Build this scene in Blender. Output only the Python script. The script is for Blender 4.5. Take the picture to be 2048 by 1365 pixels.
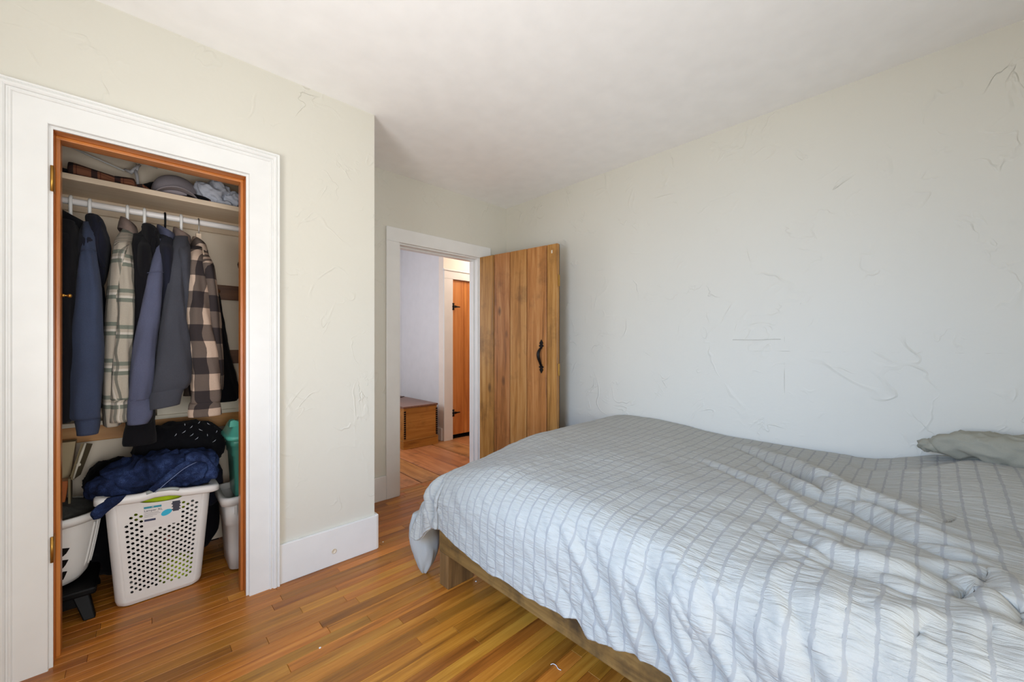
import bpy, bmesh, math, random
import numpy as np
from mathutils import Vector, noise as mnoise

random.seed(7)
rng = np.random.default_rng(7)
for o in list(bpy.data.objects):
    bpy.data.objects.remove(o)
S = bpy.context.scene
COL = S.collection

# ------------------------------------------------------------------ camera
FPX, HY, CAMZ = 791.6, 688.3, 1.15        # focal length and horizon in pixels of the 2048x1365 frame
YAW = math.atan((1859 - 1024) / FPX)      # X runs along the closet wall, Y along the bed wall
cam = bpy.data.objects.new('camera', bpy.data.cameras.new('camera'))
COL.objects.link(cam)
cam.location = (0, 0, CAMZ)
cam.rotation_euler = (math.pi / 2, 0, YAW - math.pi / 2)
cam.data.sensor_width = 36
cam.data.lens = 36 * FPX / 2048
cam.data.shift_y = (HY - 682.5) / 2048
cam.data.clip_start = 0.02
S.camera = cam

# ------------------------------------------------------------------ world, lights, exposure
W = bpy.data.worlds.new('sky'); S.world = W; W.use_nodes = True
wn = W.node_tree.nodes['Background']
wn.inputs[0].default_value = (0.75, 0.86, 1.0, 1); wn.inputs[1].default_value = 1.5

def area(name, loc, target, sx, sy, power, color, spread=180):
    l = bpy.data.lights.new(name, 'AREA'); l.shape = 'RECTANGLE'; l.size = sx; l.size_y = sy
    l.energy = power; l.color = color; l.spread = math.radians(spread)
    o = bpy.data.objects.new(name, l); COL.objects.link(o); o.location = loc
    d = Vector(target) - Vector(loc)
    o.rotation_euler = d.to_track_quat('-Z', 'Y').to_euler()
    return o
# daylight arriving through the two windows (left wall and the wall behind the camera)
area('sky_light_left', (-0.93, 0.62, 1.40), (0.9, 0.72, 0.36), 0.95, 0.9, 26, (0.28, 0.54, 1.0), 95)
area('ground_light_left', (-0.93, 0.62, 1.10), (1.0, 0.9, 2.35), 0.95, 1.0, 29, (1.0, 0.985, 0.97), 140)
area('window_light_back', (0.22, -0.93, 0.98), (0.10, 1.6, 1.62), 1.2, 1.05, 31, (1.0, 0.985, 0.97), 140)
# hall: daylight from the left end of the hall and a warm ceiling lamp
area('hall_window_light', (0.95, 3.9, 1.5), (2.6, 4.3, 1.2), 0.8, 1.2, 18, (0.88, 0.92, 1.0))
pl = bpy.data.lights.new('hall_lamp', 'POINT'); pl.energy = 17; pl.color = (1.0, 0.84, 0.70); pl.shadow_soft_size = 0.09
plo = bpy.data.objects.new('hall_lamp', pl); COL.objects.link(plo); plo.location = (3.25, 3.50, 2.28)

S.view_settings.view_transform = 'Standard'
S.view_settings.look = 'None'
S.view_settings.gamma = 1.0
S.view_settings.use_curve_mapping = False
S.view_settings.exposure = -0.2
S.cycles.use_denoising = True
S.cycles.max_bounces = 10
S.cycles.diffuse_bounces = 7
S.cycles.sample_clamp_indirect = 6

# ------------------------------------------------------------------ geometry helpers
Fv = np.array([math.cos(YAW), math.sin(YAW), 0]); Rv = np.array([math.sin(YAW), -math.cos(YAW), 0])
Cv = np.array([0, 0, CAMZ])
def ray(px, py): return Fv + (px - 1024) / FPX * Rv + (HY - py) / FPX * np.array([0, 0, 1.0])
def at_y(px, py, y): d = ray(px, py); return Cv + d * (y / d[1])     # measured point on a plane y = const
def at_x(px, py, x): d = ray(px, py); return Cv + d * (x / d[0])
def at_z(px, py, z=0.0): d = ray(px, py); return Cv + d * ((z - CAMZ) / d[2])

ORG = {}
def org(o):
    while o.parent is not None: o = o.parent
    return ORG.get(o.name, np.zeros(3))
def tag(o, label=None, cat=None, group=None, kind=None):
    if label: o['label'] = label
    if cat: o['category'] = cat
    if group: o['group'] = group
    if kind: o['kind'] = kind
    return o
def thing(name, loc, label=None, cat=None, group=None, kind=None):
    o = bpy.data.objects.new(name, None); COL.objects.link(o); o.empty_display_size = 0.05
    o.location = loc; ORG[o.name] = np.array(loc, float)
    return tag(o, label, cat, group, kind)
def link(name, me, mat, parent=None, loc=None):
    o = bpy.data.objects.new(name, me); COL.objects.link(o)
    if mat: me.materials.append(mat)
    if parent is not None: o.parent = parent
    elif loc is not None: o.location = loc; ORG[o.name] = np.array(loc, float)
    return o
def bevel(o, w=0.002, seg=2):
    m = o.modifiers.new('edge', 'BEVEL'); m.width = w; m.segments = seg; m.limit_method = 'ANGLE'; m.angle_limit = math.radians(35)
    return o
def subsurf(o, n=1):
    m = o.modifiers.new('sub', 'SUBSURF'); m.levels = n; m.render_levels = n; return o
def solid(o, t, off=0):
    m = o.modifiers.new('thick', 'SOLIDIFY'); m.thickness = t; m.offset = off; return o

class MB:
    """collects shapes in world coordinates and links them as ONE mesh object"""
    def __init__(s): s.v = []; s.f = []; s.uv = []; s.sm = []
    def add(s, V, F, uv=None, smooth=False):
        n = len(s.v); s.v += [tuple(map(float, p)) for p in V]; s.f += [tuple(i + n for i in f) for f in F]
        s.uv += [tuple(u) for u in uv] if uv is not None else [(p[0] + p[1], p[2]) for p in V]
        s.sm += [smooth] * len(F); return s
    def box(s, x0, x1, y0, y1, z0, z1):
        V = [(x, y, z) for z in (z0, z1) for y in (y0, y1) for x in (x0, x1)]
        return s.add(V, [(0, 2, 3, 1), (4, 5, 7, 6), (0, 1, 5, 4), (2, 6, 7, 3), (0, 4, 6, 2), (1, 3, 7, 5)])
    def obox(s, c, ax, ay, az):
        c, ax, ay, az = map(lambda q: np.array(q, float), (c, ax, ay, az))
        V = [c + i * ax + j * ay + k * az for k in (-1, 1) for j in (-1, 1) for i in (-1, 1)]
        return s.add(V, [(0, 2, 3, 1), (4, 5, 7, 6), (0, 1, 5, 4), (2, 6, 7, 3), (0, 4, 6, 2), (1, 3, 7, 5)])
    def rings(s, R, cap=True, closed=True, smooth=True, uv=None):
        R = [np.array(r, float) for r in R]; n = len(R[0]); V = np.concatenate(R); F = []
        for i in range(len(R) - 1):
            for j in range(n if closed else n - 1):
                k = (j + 1) % n; F.append((i * n + j, i * n + k, (i + 1) * n + k, (i + 1) * n + j))
        if uv is None:
            uv = []; L = 0
            for i, r in enumerate(R):
                if i: L += np.linalg.norm(R[i].mean(0) - R[i - 1].mean(0))
                per = np.concatenate([[0], np.cumsum(np.linalg.norm(np.diff(r, axis=0), axis=1))])
                uv += [(per[j], -L) for j in range(n)]
        if cap and closed: F += [tuple(range(n - 1, -1, -1)), tuple((len(R) - 1) * n + j for j in range(n))]
        return s.add(V, F, uv, smooth)
    def tube(s, path, r, n=10, cap=True):
        P = [np.array(p, float) for p in path]; m = len(P); rr = r if hasattr(r, '__len__') else [r] * m
        R = []; u = None
        for i in range(m):
            t = P[min(i + 1, m - 1)] - P[max(i - 1, 0)]; t /= (np.linalg.norm(t) + 1e-9)
            if u is None:
                u = np.cross(t, [0, 0, 1.0]) if abs(t[2]) < 0.9 else np.cross(t, [1.0, 0, 0])
            u = u - t * (u @ t); u /= np.linalg.norm(u); w = np.cross(t, u)
            R.append([P[i] + rr[i] * (math.cos(a) * u + math.sin(a) * w) for a in np.linspace(0, 2 * math.pi, n, endpoint=False)])
        return s.rings(R, cap)
    def lathe(s, c, prof, n=24, axis=2):
        R = []
        for r, z in prof:
            ring = []
            for a in np.linspace(0, 2 * math.pi, n, endpoint=False):
                q = [r * math.cos(a), r * math.sin(a)]; q.insert(axis, z); ring.append(np.array(c) + q)
            R.append(ring)
        return s.rings(R)
    def prism(s, poly, c, ux, uy, depth):
        """flat outline in the plane (ux, uy), thick along their cross product"""
        c, ux, uy, = np.array(c, float), np.array(ux, float), np.array(uy, float); w = np.cross(ux, uy)
        a = [c + p[0] * ux + p[1] * uy - w * depth / 2 for p in poly]; b = [p + w * depth for p in a]
        n = len(poly); F = [tuple(range(n - 1, -1, -1)), tuple(range(n, 2 * n))]
        F += [(i, (i + 1) % n, n + (i + 1) % n, n + i) for i in range(n)]
        return s.add(a + b, F)
    def build(s, name, mat, parent=None, loc=None):
        me = bpy.data.meshes.new(name)
        o0 = org(parent) if parent is not None else (np.array(loc, float) if loc is not None else np.zeros(3))
        V = np.array(s.v) - o0
        me.from_pydata(V.tolist(), [], s.f)
        uvl = me.uv_layers.new(name='UVMap')
        idx = np.empty(len(me.loops), dtype=np.int32); me.loops.foreach_get('vertex_index', idx)
        uvl.data.foreach_set('uv', np.array(s.uv, dtype=np.float32)[idx].ravel())
        me.polygons.foreach_set('use_smooth', np.array(s.sm, dtype=bool))
        me.update()
        return link(name, me, mat, parent, loc)

def grid(name, P, UV, mat, parent=None, loc=None):
    nu, nv = P.shape[:2]
    o0 = org(parent) if parent is not None else (np.array(loc, float) if loc is not None else np.zeros(3))
    i, j = np.meshgrid(np.arange(nu - 1), np.arange(nv - 1), indexing='ij')
    q = np.stack([i * nv + j, (i + 1) * nv + j, (i + 1) * nv + j + 1, i * nv + j + 1], -1).reshape(-1, 4)
    me = bpy.data.meshes.new(name)
    me.vertices.add(nu * nv); me.vertices.foreach_set('co', (P.reshape(-1, 3) - o0).astype(np.float32).ravel())
    me.loops.add(q.size); me.loops.foreach_set('vertex_index', q.astype(np.int32).ravel())
    me.polygons.add(len(q)); me.polygons.foreach_set('loop_start', np.arange(0, q.size, 4, dtype=np.int32))
    me.polygons.foreach_set('use_smooth', np.ones(len(q), dtype=bool))
    uvl = me.uv_layers.new(name='UVMap'); uvl.data.foreach_set('uv', UV.reshape(-1, 2)[q.ravel()].astype(np.float32).ravel())
    me.update(calc_edges=True); me.validate()
    return link(name, me, mat, parent, loc)

_perm = rng.permutation(512); _perm = np.concatenate([_perm, _perm, _perm])
_gr = rng.normal(size=(512, 2)); _gr /= np.linalg.norm(_gr, axis=1)[:, None]
def pn(x, y):
    """2-D gradient noise on arrays, about -0.7..0.7"""
    x, y = np.broadcast_arrays(np.asarray(x, float), np.asarray(y, float))
    xi = np.floor(x).astype(int); yi = np.floor(y).astype(int); fx = x - xi; fy = y - yi
    def g(a, b, dx, dy):
        h = _gr[_perm[(_perm[a % 512] + b) % 512]]; return h[..., 0] * dx + h[..., 1] * dy
    u = fx ** 3 * (fx * (fx * 6 - 15) + 10); v = fy ** 3 * (fy * (fy * 6 - 15) + 10)
    a = g(xi, yi, fx, fy); b = g(xi + 1, yi, fx - 1, fy); c = g(xi, yi + 1, fx, fy - 1); d = g(xi + 1, yi + 1, fx - 1, fy - 1)
    return (a * (1 - u) + b * u) * (1 - v) + (c * (1 - u) + d * u) * v
def smooth01(x): x = np.clip(x, 0, 1); return x * x * (3 - 2 * x)
def curve(keys, n):
    """smooth (Catmull-Rom) resampling of a list of rows"""
    K = np.array(keys, float); K = np.vstack([2 * K[0] - K[1], K, 2 * K[-1] - K[-2]]); out = []
    m = len(K) - 3
    for t in np.linspace(0, m, n):
        i = min(int(t), m - 1); f = t - i; a, b, c, d = K[i:i + 4]
        out.append(0.5 * ((2 * b) + (-a + c) * f + (2 * a - 5 * b + 4 * c - d) * f * f + (-a + 3 * b - 3 * c + d) * f ** 3))
    return np.array(out)

# ------------------------------------------------------------------ material helpers
def srgb(r, g, b):
    f = lambda c: (c / 255 / 12.92) if c / 255 <= 0.04045 else ((c / 255 + 0.055) / 1.055) ** 2.4
    return (f(r), f(g), f(b), 1)
class N:
    """short-hand for building a node tree"""
    def __init__(s, name):
        s.m = bpy.data.materials.new(name); s.m.use_nodes = True; s.t = s.m.node_tree
        s.b = s.t.nodes['Principled BSDF']
    def n(s, typ, ins=None, **kw):
        x = s.t.nodes.new(typ)
        for k, v in kw.items(): setattr(x, k, v)
        for k, v in (ins or {}).items(): s.set(x.inputs[k], v)
        return x
    def set(s, sock, v):
        if isinstance(v, bpy.types.NodeSocket): s.t.links.new(v, sock)
        elif isinstance(v, bpy.types.Node): s.t.links.new(v.outputs[0], sock)
        else: sock.default_value = v
    def p(s, **kw):
        for k, v in kw.items(): s.set(s.b.inputs[k.replace('_', ' ')], v)
        return s
    def math(s, op, a, b=0.0, c=0.0, clamp=False):
        x = s.t.nodes.new('ShaderNodeMath'); x.operation = op; x.use_clamp = clamp
        s.set(x.inputs[0], a); s.set(x.inputs[1], b); s.set(x.inputs[2], c); return x.outputs[0]
    def mix(s, f, a, b, mode='MIX'):
        x = s.t.nodes.new('ShaderNodeMix'); x.data_type = 'RGBA'; x.blend_type = mode
        s.set(x.inputs[0], f); s.set(x.inputs[6], a); s.set(x.inputs[7], b); return x.outputs[2]
    def ramp(s, f, stops):
        x = s.t.nodes.new('ShaderNodeValToRGB'); s.set(x.inputs[0], f); e = x.color_ramp.elements
        while len(e) < len(stops): e.new(0.5)
        for q, (pos, c) in zip(e, stops): q.position = pos; q.color = c
        return x.outputs[0]
    def noise(s, vec, scale, detail=3, rough=0.5, dist=0.0):
        x = s.n('ShaderNodeTexNoise', {'Scale': scale, 'Detail': detail, 'Roughness': rough, 'Distortion': dist})
        if vec is not None: s.set(x.inputs['Vector'], vec)
        return x.outputs[0]
    def coord(s, out='Object'): return s.n('ShaderNodeTexCoord').outputs[out]
    def mapping(s, vec, scale=(1, 1, 1), loc=(0, 0, 0)):
        return s.n('ShaderNodeMapping', {'Vector': vec, 'Scale': scale, 'Location': loc}).outputs[0]
    def bump(s, h, strength=0.3, dist=0.01):
        x = s.n('ShaderNodeBump', {'Height': h, 'Strength': strength, 'Distance': dist}); s.set(s.b.inputs['Normal'], x.outputs[0]); return s

def plain(name, rgb, rough=0.6, metal=0.0, bumps=None, **kw):
    a = N(name); a.p(Base_Color=srgb(*rgb), Roughness=rough, Metallic=metal, **kw)
    c = a.coord(); v = a.noise(c, 9, 3)
    a.p(Base_Color=a.mix(v, srgb(*[x * 0.97 for x in rgb]), srgb(*[min(255, x * 1.02) for x in rgb])))
    if bumps: a.bump(a.noise(c, bumps[0], 4), bumps[1], bumps[2])
    return a.m
def plaster(name, rgb, amp=1.0, crack=False):
    """hand-trowelled paint: sparse thin ridges over a softly uneven wall"""
    a = N(name); c = a.coord()
    big = a.noise(c, 1.3, 3)
    w = a.noise(c, 2.1, 3, 0.5, 0.6); ridge = a.math('SUBTRACT', 1.0, a.math('MULTIPLY', a.math('ABSOLUTE', a.math('SUBTRACT', w, 0.5)), 75), clamp=True)
    w2 = a.noise(a.mapping(c, loc=(3.1, 7.7, 1.3)), 3.6, 3, 0.55, 0.9); r2 = a.math('SUBTRACT', 1.0, a.math('MULTIPLY', a.math('ABSOLUTE', a.math('SUBTRACT', w2, 0.48)), 55), clamp=True)
    m = a.noise(a.mapping(c, loc=(9, 2, 5)), 5.0, 2); m = a.math('MULTIPLY', a.math('SUBTRACT', m, 0.47), 4, clamp=True)
    m2 = a.noise(a.mapping(c, loc=(1, 8, 5)), 6.0, 2); m2 = a.math('MULTIPLY', a.math('SUBTRACT', m2, 0.50), 4, clamp=True)
    h = a.math('ADD', a.math('MULTIPLY', ridge, m), a.math('MULTIPLY', r2, m2))
    h = a.math('ADD', h, a.math('MULTIPLY', a.noise(c, 7, 4), 0.9))
    h = a.math('ADD', h, a.math('MULTIPLY', a.noise(c, 55, 2), 0.10))
    col = a.mix(big, srgb(*[x * 0.985 for x in rgb]), srgb(*[min(255, x * 1.012) for x in rgb]))
    a.p(Base_Color=col, Roughness=0.55)
    if crack:
        x = a.n('ShaderNodeSeparateXYZ', {0: c}); cn = a.noise(c, 5, 3)
        def line(v, at, wob, w):
            d = a.math('ABSOLUTE', a.math('SUBTRACT', a.math('ADD', v, a.math('MULTIPLY', cn, wob)), at))
            return a.math('SUBTRACT', 1.0, a.math('DIVIDE', d, w), clamp=True)
        lz = line(x.outputs[2], 1.115, .012, .0022); ln = line(x.outputs[2], 1.184, .02, .002)
        my = a.math('MULTIPLY', a.math('LESS_THAN', x.outputs[1], .92), a.math('MULTIPLY', a.math('SUBTRACT', a.noise(a.mapping(c, (1, 9, 1)), 1.0, 4, .7), .5), 5, clamp=True))
        mv = a.math('MULTIPLY', a.math('MULTIPLY', a.math('SUBTRACT', a.noise(a.mapping(c, (1, 1, 9)), 1.0, 4, .7), .47), 4, clamp=True), a.math('MULTIPLY', a.math('LESS_THAN', x.outputs[2], 1.19), a.math('GREATER_THAN', x.outputs[2], .88)))
        lv = a.math('MULTIPLY', line(x.outputs[1], .545, .006, .002), mv)
        ln = a.math('MULTIPLY', ln, a.math('MULTIPLY', a.math('LESS_THAN', x.outputs[1], .80), a.math('GREATER_THAN', x.outputs[1], .56)))
        g = a.math('MAXIMUM', a.math('MULTIPLY', lz, my), a.math('MAXIMUM', lv, ln))
        h = a.math('SUBTRACT', h, a.math('MULTIPLY', g, .6))
        col = a.mix(a.math('MULTIPLY', g, .18), col, srgb(110, 106, 98)); a.p(Base_Color=col)
    a.bump(h, 0.85 * amp, 0.003)
    return a.m
def wood(name, dark, mid, light, axis=0, grain=1.0, rough=0.35, rand=0.0, knots=0.0, coat=0.0, stain=0.0, bump=0.12):
    """long grain along an axis, optional knots, tone varied per object"""
    a = N(name); c = a.coord()
    info = a.n('ShaderNodeObjectInfo'); rnd = info.outputs['Random']
    off = a.n('ShaderNodeCombineXYZ', {0: a.math('MULTIPLY', rnd, 37.0), 1: a.math('MULTIPLY', rnd, 91.0), 2: a.math('MULTIPLY', rnd, 53.0)})
    v = a.n('ShaderNodeVectorMath', {0: c, 1: off.outputs[0]}, operation='ADD').outputs[0]
    sc = [22.0 * grain] * 3; sc[axis] = 1.1 * grain
    st = a.mapping(v, tuple(sc))
    n1 = a.noise(st, 1.0, 5, 0.62, 0.9)
    sf = [120.0 * grain] * 3; sf[axis] = 5.0
    n2 = a.noise(a.mapping(v, tuple(sf)), 1.0, 3, 0.6)
    sb = [6.0] * 3; sb[axis] = 0.7
    n3 = a.noise(a.mapping(v, tuple(sb)), 1.0, 2)
    f = a.math('ADD', a.math('MULTIPLY', n1, 0.62), a.math('ADD', a.math('MULTIPLY', n2, 0.26), a.math('MULTIPLY', n3, 0.12)))
    col = a.ramp(f, [(0.33, srgb(*dark)), (0.49, srgb(*mid)), (0.66, srgb(*light))])
    if rand:
        t = a.math('ADD', 1.0 - rand, a.math('MULTIPLY', rnd, 2 * rand))
        hsv = a.n('ShaderNodeHueSaturation', {'Hue': a.math('ADD', 0.492, a.math('MULTIPLY', a.math('FRACT', a.math('MULTIPLY', rnd, 17.3)), 0.016)), 'Saturation': 1.0, 'Value': t, 'Color': col})
        col = hsv.outputs[0]
    if knots:
        sk = [5.5] * 3; sk[axis] = 2.6
        vo = a.n('ShaderNodeTexVoronoi', {'Vector': a.mapping(v, tuple(sk)), 'Scale': 1.0, 'Randomness': 1.0})
        dist = a.math('ADD', vo.outputs['Distance'], a.math('MULTIPLY', a.math('SUBTRACT', n1, 0.5), 0.10))
        k = a.math('SUBTRACT', 1.0, a.math('DIVIDE', dist, 0.13), clamp=True)
        sel = a.n('ShaderNodeSeparateColor', {0: vo.outputs['Color']}).outputs[0]
        k = a.math('MULTIPLY', a.math('MULTIPLY', a.math('POWER', k, 0.7), a.math('GREATER_THAN', sel, 1 - knots)), 0.8)
        col = a.mix(k, col, srgb(*[x * 0.38 for x in dark]))
    if stain:
        d = a.noise(v, 4.0, 5, 0.65); d = a.math('MULTIPLY', a.math('SUBTRACT', d, 0.54), 6, clamp=True)
        col = a.mix(a.math('MULTIPLY', d, stain), col, srgb(*[x * 0.42 for x in dark]))
    a.p(Base_Color=col, Roughness=a.math('ADD', rough, a.math('MULTIPLY', n2, 0.10)))
    if coat: a.p(Coat_Weight=coat, Coat_Roughness=0.16)
    a.bump(f, bump, 0.002)
    return a.m
def fabric(name, rgb, var=0.12, weave=900, rough=0.95):
    a = N(name); c = a.coord()
    n = a.noise(c, 260, 2); n2 = a.noise(c, 14, 3)
    f = a.math('ADD', a.math('MULTIPLY', n, 0.6), a.math('MULTIPLY', n2, 0.4))
    col = a.mix(f, srgb(*[x * (1 - var) for x in rgb]), srgb(*[min(255, x * (1 + var)) for x in rgb]))
    a.p(Base_Color=col, Roughness=rough, Sheen_Weight=0.04, Sheen_Roughness=0.6, Specular_IOR_Level=0.08)
    a.bump(a.math('ADD', n, a.math('MULTIPLY', n2, 1.5)), 0.25, 0.002)
    return a.m
def plaid(name, rgb, bands):
    """bands: (axis, period, offset, width, colour, opacity) laid along the woven u and v of the cloth"""
    a = N(name); uv = a.n('ShaderNodeUVMap').outputs[0]; x = a.n('ShaderNodeSeparateXYZ', {0: uv})
    col = srgb(*rgb); col_s = None
    for ax, per, off, wid, c, op in bands:
        f = a.math('FRACT', a.math('DIVIDE', a.math('ADD', x.outputs[ax], off + 50 * per), per))
        f = a.math('MULTIPLY', a.math('LESS_THAN', f, wid / per), op)
        col_s = a.mix(f, col_s if col_s is not None else col, srgb(*c))
    n = a.noise(a.coord(), 300, 2)
    col_s = a.mix(a.math('MULTIPLY', n, 0.22), col_s, srgb(8, 8, 10))
    a.p(Base_Color=col_s, Roughness=0.95, Specular_IOR_Level=0.15); a.bump(n, 0.2, 0.0015)
    return a.m

M = {}
M['wall'] = plaster('sage_wall_paint', (210, 207, 195))
M['bedwall'] = plaster('sage_bed_wall_paint', (210, 207, 195), 1.15, True)
M['ceiling'] = plain('ceiling_paint', (244, 243, 241), 0.8, bumps=(2.0, 0.03, 0.01))
M['trim'] = plain('white_trim_paint', (226, 226, 223), 0.32, bumps=(18, 0.12, 0.002))
M['oak'] = wood('oak_floor', (116, 66, 16), (166, 102, 31), (192, 130, 50), 0, 1.0, 0.31, 0.32, 0, 0.06, bump=0.05)
M['pine'] = wood('wide_pine_floor', (138, 84, 44), (182, 122, 72), (204, 148, 96), 1, 0.6, 0.36, 0.08, 0.5, 0.1, stain=0.6)
M['doorpine'] = wood('stained_pine_door', (108, 68, 28), (166, 112, 54), (192, 144, 86), 2, 0.75, 0.42, 0.07, 0.55, 0, stain=0.40)
M['orangepine'] = wood('orange_pine_door', (158, 92, 32), (196, 128, 56), (212, 150, 78), 2, 0.7, 0.35, 0.06, 0.3)
M['chest'] = wood('chest_wood', (116, 68, 20), (166, 108, 44), (186, 130, 62), 0, 0.9, 0.3, 0.05, 0.2, stain=0.4)
M['chesttop'] = wood('chest_top_wood', (92, 62, 48), (122, 86, 68), (142, 106, 86), 1, 0.8, 0.3, 0.05)
M['bedwood'] = wood('rough_bed_timber', (70, 48, 18), (120, 88, 40), (150, 116, 62), 1, 0.6, 0.6, 0.05, 0.7, 0, stain=0.75, bump=0.4)
M['jamb'] = wood('varnished_jamb', (138, 76, 24), (182, 108, 42), (200, 128, 58), 2, 0.8, 0.28, 0.03, coat=0.3)
M['jambtop'] = wood('varnished_head_jamb', (150, 82, 24), (194, 114, 44), (210, 134, 60), 0, 0.8, 0.28, 0.03, coat=0.3)
M['shelf'] = wood('pale_shelf_board', (222, 198, 168), (236, 214, 188), (244, 226, 204), 0, 0.5, 0.5, 0.02, 0.12)
M['ochre'] = wood('closet_low_board', (160, 108, 40), (190, 136, 66), (206, 156, 88), 0, 0.5, 0.45, 0.02)
M['brown'] = wood('brown_rail_wood', (86, 50, 24), (112, 70, 38), (126, 82, 48), 0, 0.7, 0.4)
M['joint'] = plain('dark_joint_wood', (58, 34, 16), 0.8)
M['closetwall'] = plain('closet_wall_paint', (244, 230, 208), 0.8, bumps=(6, 0.2, 0.006))
M['hallblue'] = plain('hall_wall_paint', (214, 214, 217), 0.6, bumps=(5, 0.15, 0.006))
M['hallpink'] = plain('hall_upper_wall_paint', (232, 220, 208), 0.6, bumps=(14, 0.5, 0.006))
M['iron'] = plain('black_iron', (24, 20, 20), 0.42, 0.6)
M['brass'] = plain('aged_brass', (186, 140, 66), 0.35, 0.9)
M['steel'] = plain('steel_wire', (150, 148, 146), 0.3, 0.9)
M['white'] = plain('white_plastic', (232, 232, 228), 0.34)
M['hamper'] = plain('hamper_plastic', (228, 228, 226), 0.40)
M['greygrip'] = plain('grey_grip', (160, 168, 166), 0.5)
M['greybin'] = plain('pale_grey_plastic', (206, 204, 200), 0.38)
M['teal'] = plain('teal_plastic', (92, 184, 164), 0.32)
M['tealbody'] = plain('teal_tote_body', (74, 146, 128), 0.3)
M['black'] = plain('black_plastic', (12, 12, 13), 0.5, Specular_IOR_Level=0.15)
M['clear'] = plain('clear_plastic', (206, 204, 206), 0.2)
M['rod'] = plain('rod_enamel', (234, 230, 226), 0.3)
M['navy'] = fabric('navy_fleece', (57, 66, 88))
M['slate'] = fabric('slate_fleece', (80, 84, 106))
M['charcoal'] = fabric('charcoal_fleece', (64, 66, 74))
M['blackcloth'] = fabric('black_cloth', (19, 19, 23))
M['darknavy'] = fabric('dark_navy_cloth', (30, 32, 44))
M['taupe'] = fabric('taupe_lining', (122, 106, 98))
M['lime'] = fabric('lime_jersey', (190, 214, 44), 0.06)
def denim():
    a = N('indigo_denim'); c = a.coord(); n = a.noise(c, 7, 4, .6); tw = a.noise(a.mapping(c, (500, 500, 160)), 1.0, 2); f2 = a.noise(c, 40, 3)
    col = a.ramp(a.math('ADD', a.math('MULTIPLY', n, .55), a.math('ADD', a.math('MULTIPLY', tw, .25), a.math('MULTIPLY', f2, .2))), [(.38, srgb(13, 17, 31)), (.52, srgb(34, 46, 80)), (.66, srgb(66, 86, 132))])
    a.p(Base_Color=col, Roughness=.95, Specular_IOR_Level=.1); a.bump(a.math('ADD', tw, a.math('MULTIPLY', f2, 1.5)), .35, .002); return a.m
M['denim'] = denim()
M['darkgrey'] = fabric('dark_grey_knit', (62, 62, 58), 0.3)
M['capgrey'] = fabric('grey_cap_twill', (148, 140, 144), 0.05)
M['heather'] = fabric('pale_heather_jersey', (186, 190, 200), 0.07)
M['pillow'] = fabric('olive_grey_pillowcase', (150, 148, 134), 0.04)
M['underside'] = fabric('plain_duvet_underside', (172, 173, 168), 0.03)
M['sage'] = plaid('sage_plaid_flannel', (172, 164, 150), [
    (1, .155, 0, .017, (96, 108, 98), .8), (1, .155, .040, .017, (96, 108, 98), .8), (1, .155, .023, .010, (206, 200, 190), .75),
    (0, .09, .0, .010, (84, 86, 80), .75), (0, .09, .028, .010, (84, 86, 80), .7), (0, .09, .014, .005, (206, 200, 190), .6)])
M['buffalo'] = plaid('tan_black_buffalo_check', (200, 178, 160), [
    (1, .156, .03, .078, (16, 18, 32), .74), (0, .116, .02, .058, (16, 18, 30), .78)])
M['rust'] = plaid('rust_plaid_flannel', (128, 84, 62), [
    (0, .075, .0, .02, (34, 34, 38), .85), (0, .075, .047, .003, (70, 30, 30), .6), (1, .06, .0, .014, (34, 34, 38), .7), (1, .06, .035, .003, (70, 30, 30), .6)])
M['card'] = plain('cream_cardboard', (196, 176, 138), 0.8)
M['kraft'] = plain('kraft_cardboard', (136, 120, 88), 0.85)
M['cream'] = plain('cream_paint', (222, 212, 190), 0.5)
M['orangepack'] = plain('orange_wrapper', (196, 112, 62), 0.25)
M['sticker'] = plain('sticker_paper', (222, 221, 220), 0.5)
M['tealink'] = plain('teal_ink', (46, 146, 168), 0.5)
M['cyanink'] = plain('cyan_ink', (42, 178, 214), 0.5)
M['navyink'] = plain('navy_ink', (52, 58, 88), 0.5)
M['slateink'] = plain('slate_ink', (58, 62, 78), 0.5)
M['greyink'] = plain('grey_ink', (120, 120, 124), 0.5)
def glass():
    a = N('window_glass'); t = a.n('ShaderNodeBsdfTransparent'); g = a.n('ShaderNodeBsdfGlossy', {'Roughness': 0.02})
    m = a.n('ShaderNodeMixShader', {0: 0.06}); a.set(m.inputs[1], t.outputs[0]); a.set(m.inputs[2], g.outputs[0])
    a.set(a.t.nodes['Material Output'].inputs[0], m.outputs[0]); return a.m
M['glass'] = glass()
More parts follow.
